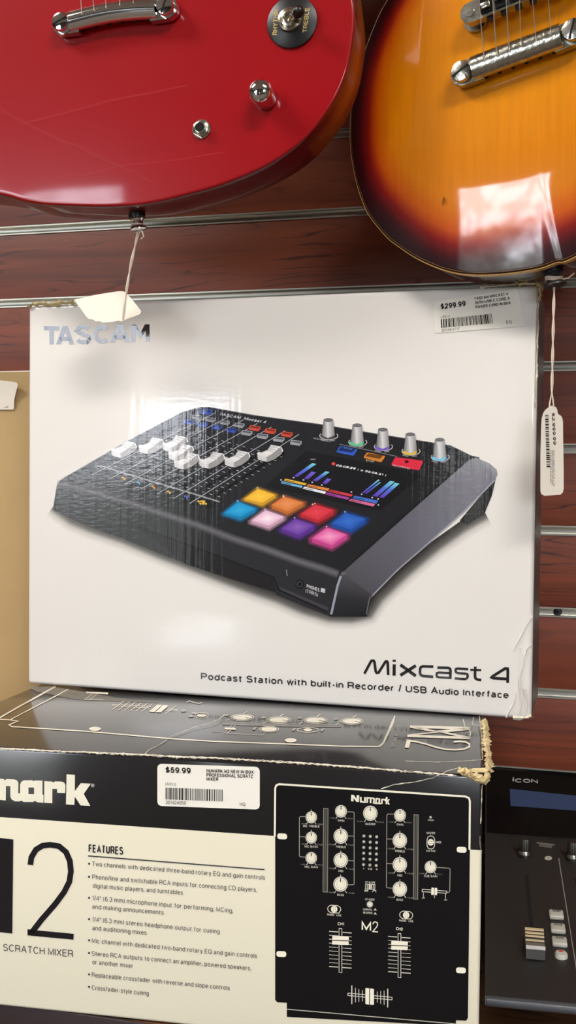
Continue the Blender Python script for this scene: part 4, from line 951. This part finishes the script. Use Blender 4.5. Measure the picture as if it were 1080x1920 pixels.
DECK = mat('deck_plastic', (38,36,34), .42, vary=.06, vscale=300); GLOSSB = mat('glossy_black_panel', (12,11,11), .08, spec=.5); EDGE = mat('deck_edge', (66,68,72), .35)
# body side profile extruded along its width
prof = [A0 - nbk*.004 - Z*.004, A0 - nbk*.0005 + Z*.0, A0, Bp, Bp+nbk*RD+Z*ctop, Bp+nbk*(RD+.012)+Z*ctop, Bp+nbk*(RD+.012)+Z*(SZ+.003-Bp.z), A0+Z*(SZ+.004-A0.z)+nbk*.09, A0+Z*(-.0055)+nbk*.02, A0+Z*(-.0055)-nbk*.0025]
mb = MB(); mb.prism(prof, nex*DW, DECK); body = mb.build('body', desk)
mb = MB(); n_ = 14
mb.tube([A0 - nbk*.0016 - Z*.0026 + nex*(.001+(DW-.002)*k/n_) for k in range(n_+1)], 0.0034, EDGE, 12); mb.build('front_edge', desk)
mb = MB(); th = .0008
mb.prism([RS.w(.002, .002, .0001), RS.w(DW-.002, .002, .0001), RS.w(DW-.002, RL-.002, .0001), RS.w(.002, RL-.002, .0001)], RS.n*th, GLOSSB); mb.build('display_panel', desk)
I = Ink(RS, .0002); I.base = 5
I.poly([(956,1479),(1110,1495),(1110,1522),(957,1511)], (52,64,92), 0); I.build('display_window', PRINT, desk)
I = Ink(RS, .0002); I.base = 5
gx = (158,158,158); ci = cx_(900,1400,3.694)
I.text('i', ci([(225,242)])[0], ci([(237,243)])[0], 9, gx, 1, .03); I.text('CON', ci([(243,247)])[0], ci([(400,253)])[0], 7.4, gx, 1, .03); I.build('brand_lettering', PRINT, desk)
def dpt(x, y): return DK.at(x, y)
def deck_knob(x, y):
    o = dpt(x, y); mb = MB(); ax = (Z*1.0 - nbk*.05).normalized(); seg = 48
    mb.lathe(o, ax, [(.0040, 0), (.0042, .0012), (.0058, .0024), (.0058, .0036), (.0050, .0052), (.0047, .0056)], STEELK, seg)
    # fluted sleeve
    vs = []; pr = [(.0047, .0056), (.0046, .0150), (.0040, .0162), (.0030, .0163)]
    a = V((1,0,0)); a = (a-ax*a.dot(ax)).normalized(); b_ = ax.cross(a)
    for r, h in pr: vs += [o+ax*h+(a*math.cos(t)+b_*math.sin(t))*(r*(1-.05*(k % 2))) for k, t in enumerate([2*math.pi*k/seg for k in range(seg)])]
    mb.add(vs, [[i*seg+k, i*seg+(k+1) % seg, (i+1)*seg+(k+1) % seg, (i+1)*seg+k] for i in range(3) for k in range(seg)]+[[3*seg+k for k in range(seg)]], KN, False)
    mb.build('knob', desk)
STEELK = mat('brushed_knob_metal', (150,146,138), .3, 1.); KN = mat('dark_knob_metal', (84,80,74), .4, .9)
c9 = cx_(900,1400,3.694)
PITCH = DK.uv(1073,1609)[0]-DK.uv(984,1606)[0]
# first channel sits at the left, the others repeat to the right (partly beyond the frame)
def chan(k):
    def q(x, y):
        u, v2 = DK.uv(x, y); return DK.w(u+k*PITCH, v2), u+k*PITCH, v2
    return q
for k in range(4):
    q = chan(k); p, u, v2 = q(984, 1606); px_, py_ = project(p); deck_knob(px_, py_)
    # slot
    mb = MB(); (s0, _, _), (s1, _, _) = q(987.5, 1641), q(1002, 1800); w_ = nex*.0014
    mb.prism([s0-w_+DK.n*.0001, s0+w_+DK.n*.0001, s1+w_+DK.n*.0001, s1-w_+DK.n*.0001], DK.n*.0002, HOLE); mb.build('fader_slot', desk)
    # fader cap
    (cc, _, _) = q(1003.5, 1797); capv = DK.n; ctr = cc + capv*.004
    mb = MB(); hw = .0066; LN = .0125
    prof2 = [(-LN, .0), (-LN-.0003, .0075), (-LN*.9, .0095), (-.003, .0072), (0, .0062), (.0035, .0072), (LN*.85, .0105), (LN, .0102), (LN, 0)]
    pts = [cc + dk*(a+.009) + DK.n*(h+.001) - nex*hw for a, h in prof2]; mb.prism(pts, nex*2*hw, CAPM := CAPM if 'CAPM' in globals() else mat('fader_cap_grey', (112,110,108), .28, .5))
    cap_o = mb.build('fader_cap', desk)
    mb = MB(); GOLD = GOLD if 'GOLD' in globals() else mat('fader_cap_cream', (212,190,150), .35)
    for j, (a, h) in enumerate([(LN*.80, .0104), (LN*.52, .0094), (LN*.30, .0084), (.0008, .0068)]):
        P0_ = cc + dk*(a+.009) + DK.n*(h+.0013)
        mb.box(P0_, (hw, .0011 if j else .0016, .0004), (nex, dk, DK.n), GOLD, .0002)
    mb.build('grip_ridge', cap_o)
    # buttons
    WHB = WHB if 'WHB' in globals() else mat('translucent_button', (196,192,178), .35)
    for (bx, by, lb_) in ((1043,1719,'Sel'),(1046,1745,'Mute'),(1049,1770,'Solo')):
        (bp_, u, v2) = q(bx, by); mb = MB(); mb.box(bp_+DK.n*.0016, (.0053, .0054, .0018), (nex, dk, DK.n), WHB, .0011); bo = mb.build('button', desk)
        a = project(bp_+DK.n*.0035-nex*.0028+dk*.001); e_ = project(bp_+DK.n*.0035+nex*.0032+dk*.001)
        J = Ink(Plane(bp_+DK.n*.0035, nex, dk)); J.base = 0; J.text(lb_, a, e_, 4.6, (70,66,60), 0, .02); J.build('button_lettering', PRINT, bo)
    (bp_, u, v2) = q(1052, 1794); mb = MB(); mb.lathe(bp_, DK.n, [(.0046,0),(.0046,.002),(.0038,.0032),(.001,.0036)], WHB, 24); bo = mb.build('record_button', desk)
    mb = MB(); mb.lathe(bp_+DK.n*.0034+dk*.0013, DK.n, [(.0016,0),(.0013,.0004)], mat('red_lens', (214,70,56), .3), 16); mb.build('record_dot', bo)
I = Ink(DK, .0001); I.base = 2
for k in range(4):
    q = chan(k); a, b_ = project(q(1047.5, 1609)[0]), project(q(1088, 1862)[0]); I.line([a, b_], 1.6, (160,154,142))
    X_ = project(q(1028, 1609)[0]); I.ell(X_[0], X_[1], 7, 3.9, (206,200,184)); I.text(str(k+1), (X_[0]-1, X_[1]+2), (X_[0]+1.4, X_[1]+2.1), 4, (40,36,34), 1, .02)
    a = project(q(1006, 1580)[0]); b_ = project(q(1040, 1584)[0]); I.line([a, b_], 2.2, (140,134,124)); I.line([(a[0]+5,a[1]+4.2),(b_[0]-5,b_[1]+3.6)], 5.5, (110,106,98))
I.build('deck_print', PRINT, desk)
# ================================================================== guitars
def guitar(name, label, plane, axis_px, right_px, left_px, thick, colfn, sidefn, M, arch, side_mirror):
    A = V(plane.uv(*axis_px[0])); B = V(plane.uv(*axis_px[1])); ax = (B-A).normalized(); rt = V((ax.y, -ax.x))
    def st(px, py): q = V(plane.uv(px, py))-A; return (q.dot(ax), q.dot(rt))
    def uv(s_, t_): q = A+ax*s_+rt*t_; return (q.x, q.y)
    known = [st(*p) for p in (right_px if side_mirror == 'left' else left_px)]
    tm = max(abs(t) for s_, t in known); smax = max(s_ for s_, t in known); k = tm/.168
    kn_last = abs(max(known)[1])/tm
    gen = [(s_*k, t*tm) for s_, t in ((.13,1.),(.16,1.),(.185,.99),(.205,.97),(.25,.84),(.29,.73),(.33,.70),(.37,.76),(.405,.82),(.44,.80),(.465,.66),(.478,.45),(.482,.2)) if s_*k > smax+.03 and (t < .9*kn_last or s_ > .3 or side_mirror == 'left')]; print(name, 'smax/k', smax/k, 'last', kn_last, tm, k)
    other = [st(*p) for p in (left_px if side_mirror == 'left' else right_px)]
    so = max([s_ for s_, t in other] or [0])
    kn = [(s_, abs(t)) for s_, t in known]; full = kn + gen
    mir = [(s_, t) for s_, t in full if s_ > so+.012]
    oth = [(s_, abs(t)) for s_, t in other] + mir
    R_, L_ = (full, oth) if side_mirror == 'left' else (oth, full)
    R_ = [p for p in R_]
    # cutaway on the treble (right) side
    out = [(s_, t) for s_, t in R_] + [(s_, -t) for s_, t in reversed(L_)]
    if abs(out[0][1]-out[-1][1]) < .004 and abs(out[0][0]-out[-1][0]) < .004: out = out[1:]
    pts = [V(uv(*p)) for p in out]; ring = catmull(pts, 6)
    cen = V(uv(.20*k, 0)); N = len(ring)
    layers = [(.90, -thick), (.985, -thick), (.997, -thick+.0015), (1., -thick+.004), (1., -thick*.5), (1., -.0065), (1., -.0032), (.9985, -.0012), (.995, -.0002)]
    fr = [.99, .98, .965, .95, .93, .91, .89, .87, .85, .83, .80, .77, .74, .70, .65, .6, .5, .4, .28, .15]
    for s_ in fr: layers.append((s_, arch*(1-max(0, (s_-.45)/.55)**1.6) - arch*(1-max(0, (.995-.45)/.55)**1.6)*1.0))
    vs = []; cols = []
    for li, (s_, h) in enumerate(layers):
        for j, p in enumerate(ring):
            q = cen+(p-cen)*s_; vs.append(plane.w(q.x, q.y, h))
            s2, t2 = (p-A).dot(ax), (p-A).dot(rt)
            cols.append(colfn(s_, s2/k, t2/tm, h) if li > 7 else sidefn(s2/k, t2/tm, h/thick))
    fs = [[a*N+j, a*N+(j+1) % N, (a+1)*N+(j+1) % N, (a+1)*N+j] for a in range(len(layers)-1) for j in range(N)]
    vs.append(plane.w(cen.x, cen.y, layers[-1][1])); cols.append(cols[-1]); fs += [[(len(layers)-1)*N+j, (len(layers)-1)*N+(j+1) % N, len(vs)-1] for j in range(N)]
    vs.append(plane.w(cen.x, cen.y, -thick)); cols.append(cols[0]); fs += [[j, len(vs)-1, (j+1) % N] for j in range(N)]
    root = empty(name, plane.w(*uv(0, 0), -thick/2), label, 'guitar')
    me = bpy.data.meshes.new('body'); me.from_pydata(vs, [], fs); me.materials.append(M)
    a = me.color_attributes.new('paint', 'FLOAT_COLOR', 'POINT')
    for i, cc in enumerate(cols): a.data[i].color = (*lin(cc), 1)
    bm = bmesh.new(); bm.from_mesh(me); bmesh.ops.recalc_face_normals(bm, faces=bm.faces); bm.to_mesh(me); bm.free()
    o = finish('body', me, root, smooth=True)
    # neck, fingerboard, headstock (above the frame) and strings' direction
    WN = plane
    def w(s_, t_, h): q = uv(s_, t_); return plane.w(q[0], q[1], h)
    axw = (plane.ex*ax.x + plane.ey*ax.y); rtw = (plane.ex*rt.x+plane.ey*rt.y)
    NECK = mat('neck_finish', (96,30,20), .3, coat=.5); FB = mat('fingerboard', (44,28,20), .5)
    mb = MB(); L0, L1 = .44*k, 1.02*k
    pr = [(-.024,.012),(-.022,.002),(-.012,-.006),(.012,-.006),(.022,.002),(.024,.012)]
    vs = [w(s_, t*kk, h) for s_, kk in ((L0,1.1),(L1,.85)) for t, h in pr]; n = 6
    mb.add(vs, [[i, (i+1) % n, n+(i+1) % n, n+i] for i in range(n)]+[list(range(n)), list(range(n,2*n))[::-1]], NECK, True); mb.build('neck', root)
    mb = MB(); mb.prism([w(L0-.03,-.027,.012), w(L0-.03,.027,.012), w(L1,.021,.012), w(L1,-.021,.012)], plane.n*.005, FB); mb.build('fingerboard', root)
    mb = MB(); mb.prism([w(L1,-.022,0), w(L1+.04,-.040,-.006), w(L1+.15,-.034,-.02), w(L1+.16,0,-.021), w(L1+.15,.034,-.02), w(L1+.04,.040,-.006), w(L1,.022,0)], plane.n*.014, BLK); mb.build('headstock', root)
    # wall hook holding the head
    hk = empty('guitar_hanger', w(L1+.01, 0, -.01), 'black wall hook holding the neck of the ' + ('red' if 'red' in label else 'sunburst') + ' guitar', 'hanger')
    mb = MB(); p0 = w(L1-.005, 0, -.012)
    for s_ in (-1, 1): mb.tube([V((p0.x, -.006, p0.z-.01)), p0+rtw*s_*.002-plane.n*.02, p0+rtw*s_*.026-plane.n*.01, p0+rtw*s_*.027+plane.n*.03], .004, BLKSAT, 10)
    mb.build('arms', hk); mb = MB(); mb.box((p0.x, -.004, p0.z-.01), (.03, .004, .04), M=BLKSAT, bev=.001); mb.build('plate', hk)
    return root, w, st, uv, axw, rtw, k
def stopbar(root, plane, a_px, b_px, M, k, name='tailpiece', bow=.0, r=.0078, stud=.0072, off=.010):
    a = plane.at(*a_px, off+.004); b = plane.at(*b_px, off+.004); d = (b-a).normalized(); n = plane.n; up = n.cross(d).normalized()
    if up.z < 0: up = -up
    a0, b0 = a-n*.004, b-n*.004; L = (b0-a0).length
    mb = MB()
    # ribbed bar: D-shaped section swept with a slight bow
    N = 28; seg = 20; vs = []; i0, i1 = stud*1.05, L-stud*1.05
    for i in range(N+1):
        t = i/N; x = i0+(i1-i0)*t; c = a0+d*x+up*(bow*math.sin(math.pi*t))+n*(.001)
        for j in range(seg):
            an = 2*math.pi*j/seg; cu, cn = math.cos(an), math.sin(an)
            vs.append(c + up*(r*(abs(cu)**.85)*(1 if cu > 0 else -1)) + n*((r*.82 if cn > 0 else r*.5)*cn))
    mb.add(vs, [[i*seg+j, i*seg+(j+1) % seg, (i+1)*seg+(j+1) % seg, (i+1)*seg+j] for i in range(N) for j in range(seg)]+[list(range(seg)), [N*seg+j for j in range(seg)]], M, True)
    # end flanges
    for c, sg in ((a0, 1), (b0, -1)):
        pts = []
        R = stud*1.18
        for j in range(13): an = math.pi/2+math.pi*j/12; pts.append(c + d*sg*(R*math.cos(an)) + up*(R*math.sin(an)) - n*.0052)
        pts += [c + d*sg*stud*1.9 - up*R - n*.0052, c + d*sg*stud*1.9 + up*R*.7 - n*.0052]
        mb.prism(pts, n*.0066, M)
    bar = mb.build(name, root)
    mb = MB()
    for i in range(6):
        x = i0+(i1-i0)*(.12+.152*i); c = a0+d*x-up*(r*.92-bow*math.sin(math.pi*(x-i0)/(i1-i0)))-n*.0022
        mb.lathe(c, -up, [(.0014,-.0002),(.0014,.0005)], HOLE, 12)
    mb.build('string_hole', bar)
    for c, ang in ((a0, .35), (b0, 1.15)):
        mb = MB(); mb.lathe(c, n, [(stud*.8,-.0045-off+.004),(stud*.8,-.004),(stud,.0012),(stud,.0048),(stud*.9,.0060),(stud*.5,.0066),(.0004,.0067)], M, 36)
        so = mb.build('stud', root)
        sd = (d*math.cos(ang)+up*math.sin(ang)); mb = MB(); mb.box(c+n*.0063, (stud*.88, .0007, .0007), (sd, n.cross(sd), n), HOLE); mb.build('screw_slot', so)
    return a0, b0, d, up

# ---- red guitar
RY = -.24
RG = Plane((0, RY, 0), X, Z)
def red_face(s_, s2, t2, h): return (156,12,20)
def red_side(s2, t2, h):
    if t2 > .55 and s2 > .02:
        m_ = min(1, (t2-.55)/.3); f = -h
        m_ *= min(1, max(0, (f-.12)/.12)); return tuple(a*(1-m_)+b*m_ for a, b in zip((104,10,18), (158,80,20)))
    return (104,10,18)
RR = [(257,385),(300,378),(345,367),(400,352),(450,334),(500,311),(540,286),(575,257),(604,223),(630,183),(650,136),(661,83),(665,25)]
RL_ = [(200,388),(145,387),(89,384.5),(45,378),(0,366)]
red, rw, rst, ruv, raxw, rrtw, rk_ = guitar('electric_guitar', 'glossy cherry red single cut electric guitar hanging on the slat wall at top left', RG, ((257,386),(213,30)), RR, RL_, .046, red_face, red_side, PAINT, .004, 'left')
RH = .003
a0, b0, d_, up_r = stopbar(red, RG, (114,41), (309.5,11), CHROME, rk_, bow=.0025, off=.011)
mb = MB()
for (bx, by), (tx_, ty) in zip([(153,22),(176,15.5),(199,10),(224.7,4.7),(250,0),(274,-5)], [(150.5,-20),(173.5,-20),(197,-20),(223,-20),(248,-20),(272.5,-20)]):
    p = RG.at(bx, by, .019); q = RG.at(tx_, ty, .0195); dd = (q-p).normalized(); s_ = MB()
    s_.tube([p-dd*.002, p+dd*.18, rw(1.0*rk_, (bx-213)*.00011, .022)], .00042, STEEL, 6); s_.build('string', red)
# toggle switch
c = RG.at(547.8, 41.7, RH); n = RG.n
mb = MB(); mb.lathe(c, n, [(.0192,0),(.0192,.0008),(.0186,.0012)], BLK, 64); ro = mb.build('switch_plate', red)
J = Ink(Plane(c+n*.0013, X, Z)); J.base = 0; ct = (206,180,110)
J.text('RHYTHM', (520.4,66), (522.2,18.5), 1, ct, 0, .02, up=(-9.6,-.4)); J.text('TREBLE', (575.5,60), (580.5,14.5), 1, ct, 0, .02, up=(-8.4,.6)); J.build('switch_lettering', PRINT, ro)
mb = MB(); cc = RG.at(544, 38, RH+.001)
mb.lathe(cc, n, [(.0092,0),(.0092,.0016),(.0086,.0030),(.0070,.0036),(.0066,.0030),(.0052,.0028)], NICKEL, 6*8, ref=Z); mb.lathe(cc, n, [(.0062,.0025),(.0060,.0048),(.0044,.0052),(.0040,.0030),(.0012,.0026)], NICKEL, 40); mb.build('switch_nut', red)
mb = MB(); tip = RG.at(560, 22, .017); mb.tube([cc+n*.002, cc.lerp(tip, .75)], .0018, NICKEL, 14); lv = mb.build('switch_lever', red)
mb = MB(); dd = (tip-cc).normalized(); mb.lathe(cc.lerp(tip, .55), dd, [(.0022,0),(.0034,.002),(.0042,.006),(.0042,.0085),(.0034,.0108),(.0016,.0122),(.0002,.0125)], BLK, 28); mb.build('switch_tip', lv)
# knob, jack
c = RG.at(498, 184, RH)
mb = MB(); mb.lathe(c, n, [(.0088,0),(.0090,.001),(.0088,.014),(.0086,.0155),(.0078,.0175),(.006,.0190),(.0035,.0199),(.0002,.0202)], CHROME, 48); mb.build('volume_knob', red)
c = RG.at(378, 242, RH-.0005)
mb = MB(); mb.lathe(c, n, [(.0072,0),(.0072,.0006)], NICKEL, 40); mb.lathe(c, n, [(.0066,.0006),(.0066,.0026),(.0058,.0031)], NICKEL, 6, False); mb.lathe(c, n, [(.0047,.0026),(.0047,.0044),(.0036,.0048)], NICKEL, 32); jo = mb.build('output_jack', red)
mb = MB(); mb.lathe(c+n*.0046, n, [(.0036,0),(.0036,.0003)], HOLE, 28); mb.build('socket_hole', jo)
# strap button under the body
def strapbutton(root, plane, px_, axw, M1, h, sc=1.):
    p = plane.at(*px_, h); dn = -axw; mb = MB()
    mb.lathe(p, dn, [(.0066*sc,-.002),(.0068*sc,.0022)], BLK, 32); wo = mb.build('felt_washer', root)
    mb = MB(); mb.lathe(p, dn, [(.0052*sc,.0022),(.0054*sc,.0032),(.0040*sc,.005),(.0042*sc,.0075),(.0068*sc,.0102),(.0070*sc,.0116),(.0050*sc,.0126),(.0022*sc,.0126)], M1, 36); mb.build('strap_button', root)
    return p, dn
p, dn = strapbutton(red, RG, (257,404), raxw, CHROME, -.021)
print('red button', project(p), project(p+dn*.012))
# scratches in the lacquer
SR = Plane((0, RY, 0), X, Z); J = Ink(SR, .0001)
class _S(Plane):
    def at(s, px, py, off=0.):
        # sits on the arched face
        return Plane.at(s, px, py, .0042+off)
J.P = _S((0, RY, 0), X, Z)
def scr(pts, w_, a_):
    for i in range(len(pts)-1): J.line([pts[i], pts[i+1]], w_, (205,80,84,a_))
scr([(-5,200),(30,222),(60,236),(110,262),(150,275),(190,296),(215,308)], 4, .16); scr([(215,308),(250,322),(300,350)], 3, .10)
scr([(40,232),(90,220),(150,204),(210,188),(280,175),(350,160)], 4, .14); scr([(150,330),(230,310),(330,300),(420,285)], 3, .12)
J.build('scratches', PAINT, red)

# ---- tag on the red guitar
tagr = empty('price_tag', p+dn*.012, 'torn blank paper tag on a white string hanging from the red guitar', 'tag')
end = dn; k0 = p+dn*.0085
TGP = Plane((0, -.2, 0), X, (Z*math.cos(.5)+Y*math.sin(.5)))
TGP = Plane(ray_y(200, 590, -.212), X, (Z*math.cos(.55)+Y*math.sin(.55)))
card = [(139,562),(158,557.5),(178,553),(202,549),(222,546),(230,546),(236,548),(241,554),(252,567),(265,584),(262,589),(255,592),(250,594),(240,597.5),(234,600.5),(228,603),(222,601),(212,603.5),(200,604.5),(192,605),(186,602),(180,603),(174,599),(167,598.5),(162,594),(150,577)]
mb = MB()
F_ = [TGP.at(x, y) for x, y in card]; mb.prism(F_, -TGP.n*.0003, PAPER); mb.build('card', tagr)
mb = MB(); tp = TGP.at(231, 600, .0006); s0 = p+dn*.0118
for ph in (0, math.pi):
    pts = []
    for i in range(41):
        t = i/40; q = s0.lerp(tp, t) + V((math.cos(ph+t*11), math.sin(ph+t*11), 0))*.0007*(1-.3*t) + X*(-.003*math.sin(math.pi*t)*.6)
        pts.append(q)
    mb.tube(pts, .00062, STRING, 8)
mb.tube([s0, s0+V((.004,-.003,-.002)), s0+V((.0055,-.003,-.006)), s0+V((.003,-.003,-.008))], .0005, STRING, 8)
mb.tube([s0+dn*-.004+V((.005*math.cos(a*.5), .005*math.sin(a*.5)-.0005, 0)) for a in range(14)], .0006, STRING, 6)
mb.build('string', tagr)

# ---- sunburst guitar
YS = math.radians(14); sex = V((math.cos(YS), -math.sin(YS), 0))
SG = Plane(ray_y(656, 240, -.170), sex, Z)
def mixc(a, b, t): t = max(0, min(1, t)); return tuple(x*(1-t)+y*t for x, y in zip(a, b))
def burst(s_, s2, t2, h):
    e = 1-s_                       # 0 at the rim
    wob = .012*math.sin(s2*60)+.01*math.sin(t2*9)
    low = max(0, 1-abs(t2)*1.1) if s2 < .15 else 0
    e = e/(1+.1*low)+wob*.5
    if e < .055: return mixc((34,8,10), (48,8,12), e/.055)
    if e < .12: return mixc((48,8,12), (124,16,14), (e-.055)/.065)
    if e < .18: return mixc((124,16,14), (200,86,6), (e-.12)/.06)
    if e < .28: return mixc((200,86,6), (216,124,3), (e-.18)/.1)
    return mixc((216,124,3), (226,140,4), (e-.28)/.5)
def dark_side(s2, t2, h): return (40,12,12)
SLp = [(1043,493),(1007,505),(945,514),(884,516),(835,508),(782,486),(738,457),(720,441),(696,412),(684,391),(672,360),(663,325),(656.5,283),(655,240),(658,195),(667,145),(683,94),(697,57),(712,22),(725,0),(741,-30),(754,-66)]
SRp = [(1080,481)]
sun, sw, sst, suv, saxw, srtw, sk_ = guitar('electric_guitar', 'amber sunburst electric guitar with cream binding hanging on the slat wall at top right', SG, ((1043,494),(969,95)), SRp, SLp, .045, burst, dark_side, PAINT_BURST, .007, 'right')
# cream binding round the rim
body = [c_ for c_ in sun.children if c_.name.startswith('body')][0]
me = body.data; base = origin(sun); 
N = (len(me.vertices)-2)//29
mb = MB(); idx = [5, 6, 7, 8]
vs = []
for li in idx:
    for j in range(N):
        q = me.vertices[li*N+j].co + base; nn = me.vertices[5*N+j].co - me.vertices[5*N+(j+1) % N].co
        vs.append(q)
cen = sum((V(me.vertices[5*N+j].co) for j in range(N)), V((0,0,0)))/N + base
for li in range(4):
    for j in range(N):
        q = vs[li*N+j]; o = (q-cen); o -= SG.n*o.dot(SG.n); o.normalize()
        vs[li*N+j] = q + o*(.0002 if li < 3 else -.0013) + SG.n*(.0004 if li >= 2 else 0)
mb.add(vs, [[a*N+j, a*N+(j+1) % N, (a+1)*N+(j+1) % N, (a+1)*N+j] for a in range(3) for j in range(N)], CREAM, True); mb.build('binding', sun)
AR = .0055
a0, b0, d_, up_s = stopbar(sun, SG, (865,134), (1074,56), AGED, sk_, off=AR+.010, r=.0090, stud=.0080)
# bridge with saddles
mb = MB(); n = SG.n
ba = SG.at(884, 27, AR+.014); bd = d_; bu = up_s; BL_ = (b0-a0).length*1.02
pts = []
for j in range(9): an = math.pi/2+math.pi*j/8; pts.append(ba + bd*(.0075*math.cos(an)) + bu*(.0075*math.sin(an)))
for j in range(9): an = -math.pi/2+math.pi*j/8; pts.append(ba + bd*(BL_*.95+.0075*math.cos(an)) + bu*(.0075*math.sin(an)))
pts = [q-n*.004 for q in pts]; mb.prism(pts, n*.008, AGED); br = mb.build('bridge', sun)
for i in range(6):
    x = .013+i*.0125*sk_; mb = MB(); mb.box(ba+bd*x+n*.0042, (.0044, .0052, .0014), (bd, bu, n), HOLE); mb.box(ba+bd*x+n*.0062+bu*(.001 if i % 2 else -.001), (.0036, .0022, .0022), (bd, bu, n), AGED, .0006); mb.build('saddle', br)
    mb = MB(); mb.lathe(ba+bd*x-bu*.0076-n*.001, -bu, [(.0026,0),(.0026,.0016),(.002,.002)], BLKSAT, 16); mb.build('saddle_screw', br)
for x in (0., BL_*.95):
    mb = MB(); mb.lathe(ba+bd*x-n*.0115, n, [(.0030,-.006),(.0030,.0),(.0092,.0),(.0094,.0015),(.0092,.003),(.003,.003),(.003,.0075)], AGED, 32); mb.build('thumb_wheel', br)
    mb = MB(); mb.lathe(ba+bd*x+n*.004, n, [(.0036,0),(.0034,.0008),(.0002,.001)], AGED, 24); mb.build('post_screw', br)
for (bx, by), (tx_, ty) in zip([(907,104),(931,95),(954,85),(977,77),(1004,66),(1032,56)], [(898,0),(923.5,0),(949,0),(974,0),(998.6,0),(1028,0)]):
    p_ = SG.at(bx, by, AR+.019); q = SG.at(tx_, ty, AR+.0215); dd = (q-p_).normalized(); s_ = MB()
    s_.tube([p_-dd*.004, q, q+dd*.05, sw(1.0*sk_, (bx-969)*.00011, .022)], .00045 if bx < 960 else .0003, STEEL, 6); s_.build('string', sun)
pS, dnS = strapbutton(sun, SG, (1036,508), saxw, BLKSAT, -.018, 1.25)
print('sun button', project(pS), project(pS+dnS*.012), pS)
# dings in the finish
J = Ink(SG, .0001)
class _B(Plane):
    def at(s, px, py, off=0.): return Plane.at(s, px, py, .0062+off)
J.P = _B(SG.P, SG.ex, SG.ey)
J.ell(832, 376, 2.2, 7, (120,66,14), 0, ang=.1, n=12)
J.build('finish_ding', PAINT, sun)

# ---- tag on the sunburst guitar
kn = pS+dnS*.0075
tags = empty('price_tag', kn, 'narrow white barcode tag on a long string hanging right of the white box', 'tag')
tp = ray_y(1034, 764, pS.y-.012)
mb = MB()
for ph in (0, math.pi):
    mb.tube([kn.lerp(tp, i/50)+V((math.cos(ph+i*.32), math.sin(ph+i*.32), 0))*.0006*(1 if i < 42 else (1+(i-42)*.2)) for i in range(51)], .00055, STRING, 8)
for zz in (0, .0012, .0022): mb.tube([kn+dnS*(-zz)+V((.0062*math.cos(a*.45), .0062*math.sin(a*.45), .0006*math.sin(a)))for a in range(15)], .0006, STRING, 6)
k1 = kn+V((.006,-.004,0)); mb.tube([k1, ray_y(1066, 521, k1.y), ray_y(1077, 512, k1.y)], .0006, STRING, 6)
mb.build('string', tags)
YT = -.50
TT = Plane(tp, V((math.cos(YT), -math.sin(YT), 0)), Z)
card = [(1029,763.5),(1033,761),(1038,761),(1043,764),(1045,769),(1046,776),(1051,779),(1054,783),(1055.5,790),(1056,830),(1057,880),(1057,916),(1055.5,923),(1051,927.5),(1021,929.5),(1015,926),(1013.5,921),(1013.5,860),(1015,800),(1016,784),(1019,774),(1023,768)]
mb = MB(); mb.prism([TT.at(*q) for q in card], -TT.n*.0003, PAPER); mb.build('card', tags)
J = Ink(TT, .0001); J.base = 2
J.text('$2,999.99', (1034.5,774), (1037.5,834), 1, (46,42,40), 0, .03, up=(5.4,0))
rr = random.Random(4); y = 778
while y < 873:
    h_ = rr.choice([1.2,1.6,2.4,3.2]); J.poly([(1022+(y-778)*.03,y),(1028.5+(y-778)*.03,y),(1028.5+(y-778)*.03,y+h_),(1022+(y-778)*.03,y+h_)], (40,36,34)); y += h_+rr.choice([1.2,1.6,2.4])
for i in range(3):
    y = 845
    while y < 905+i*3:
        J.line([(1031.5+i*3.1, y), (1033.3+i*3.1, y+.4)], .9, (84,80,76)); y += rr.choice([1.5,1.5,1.9,3.4])
J.build('tag_print', PRINT, tags)

# ================================================================== view
S.view_settings.view_transform = 'Standard'; S.view_settings.look = 'None'; S.view_settings.gamma = 1; S.view_settings.exposure = .74
S.view_settings.use_curve_mapping = False
S.cycles.use_denoising = True
S.cycles.max_bounces = 8; S.cycles.diffuse_bounces = 4; S.cycles.sample_clamp_indirect = 8
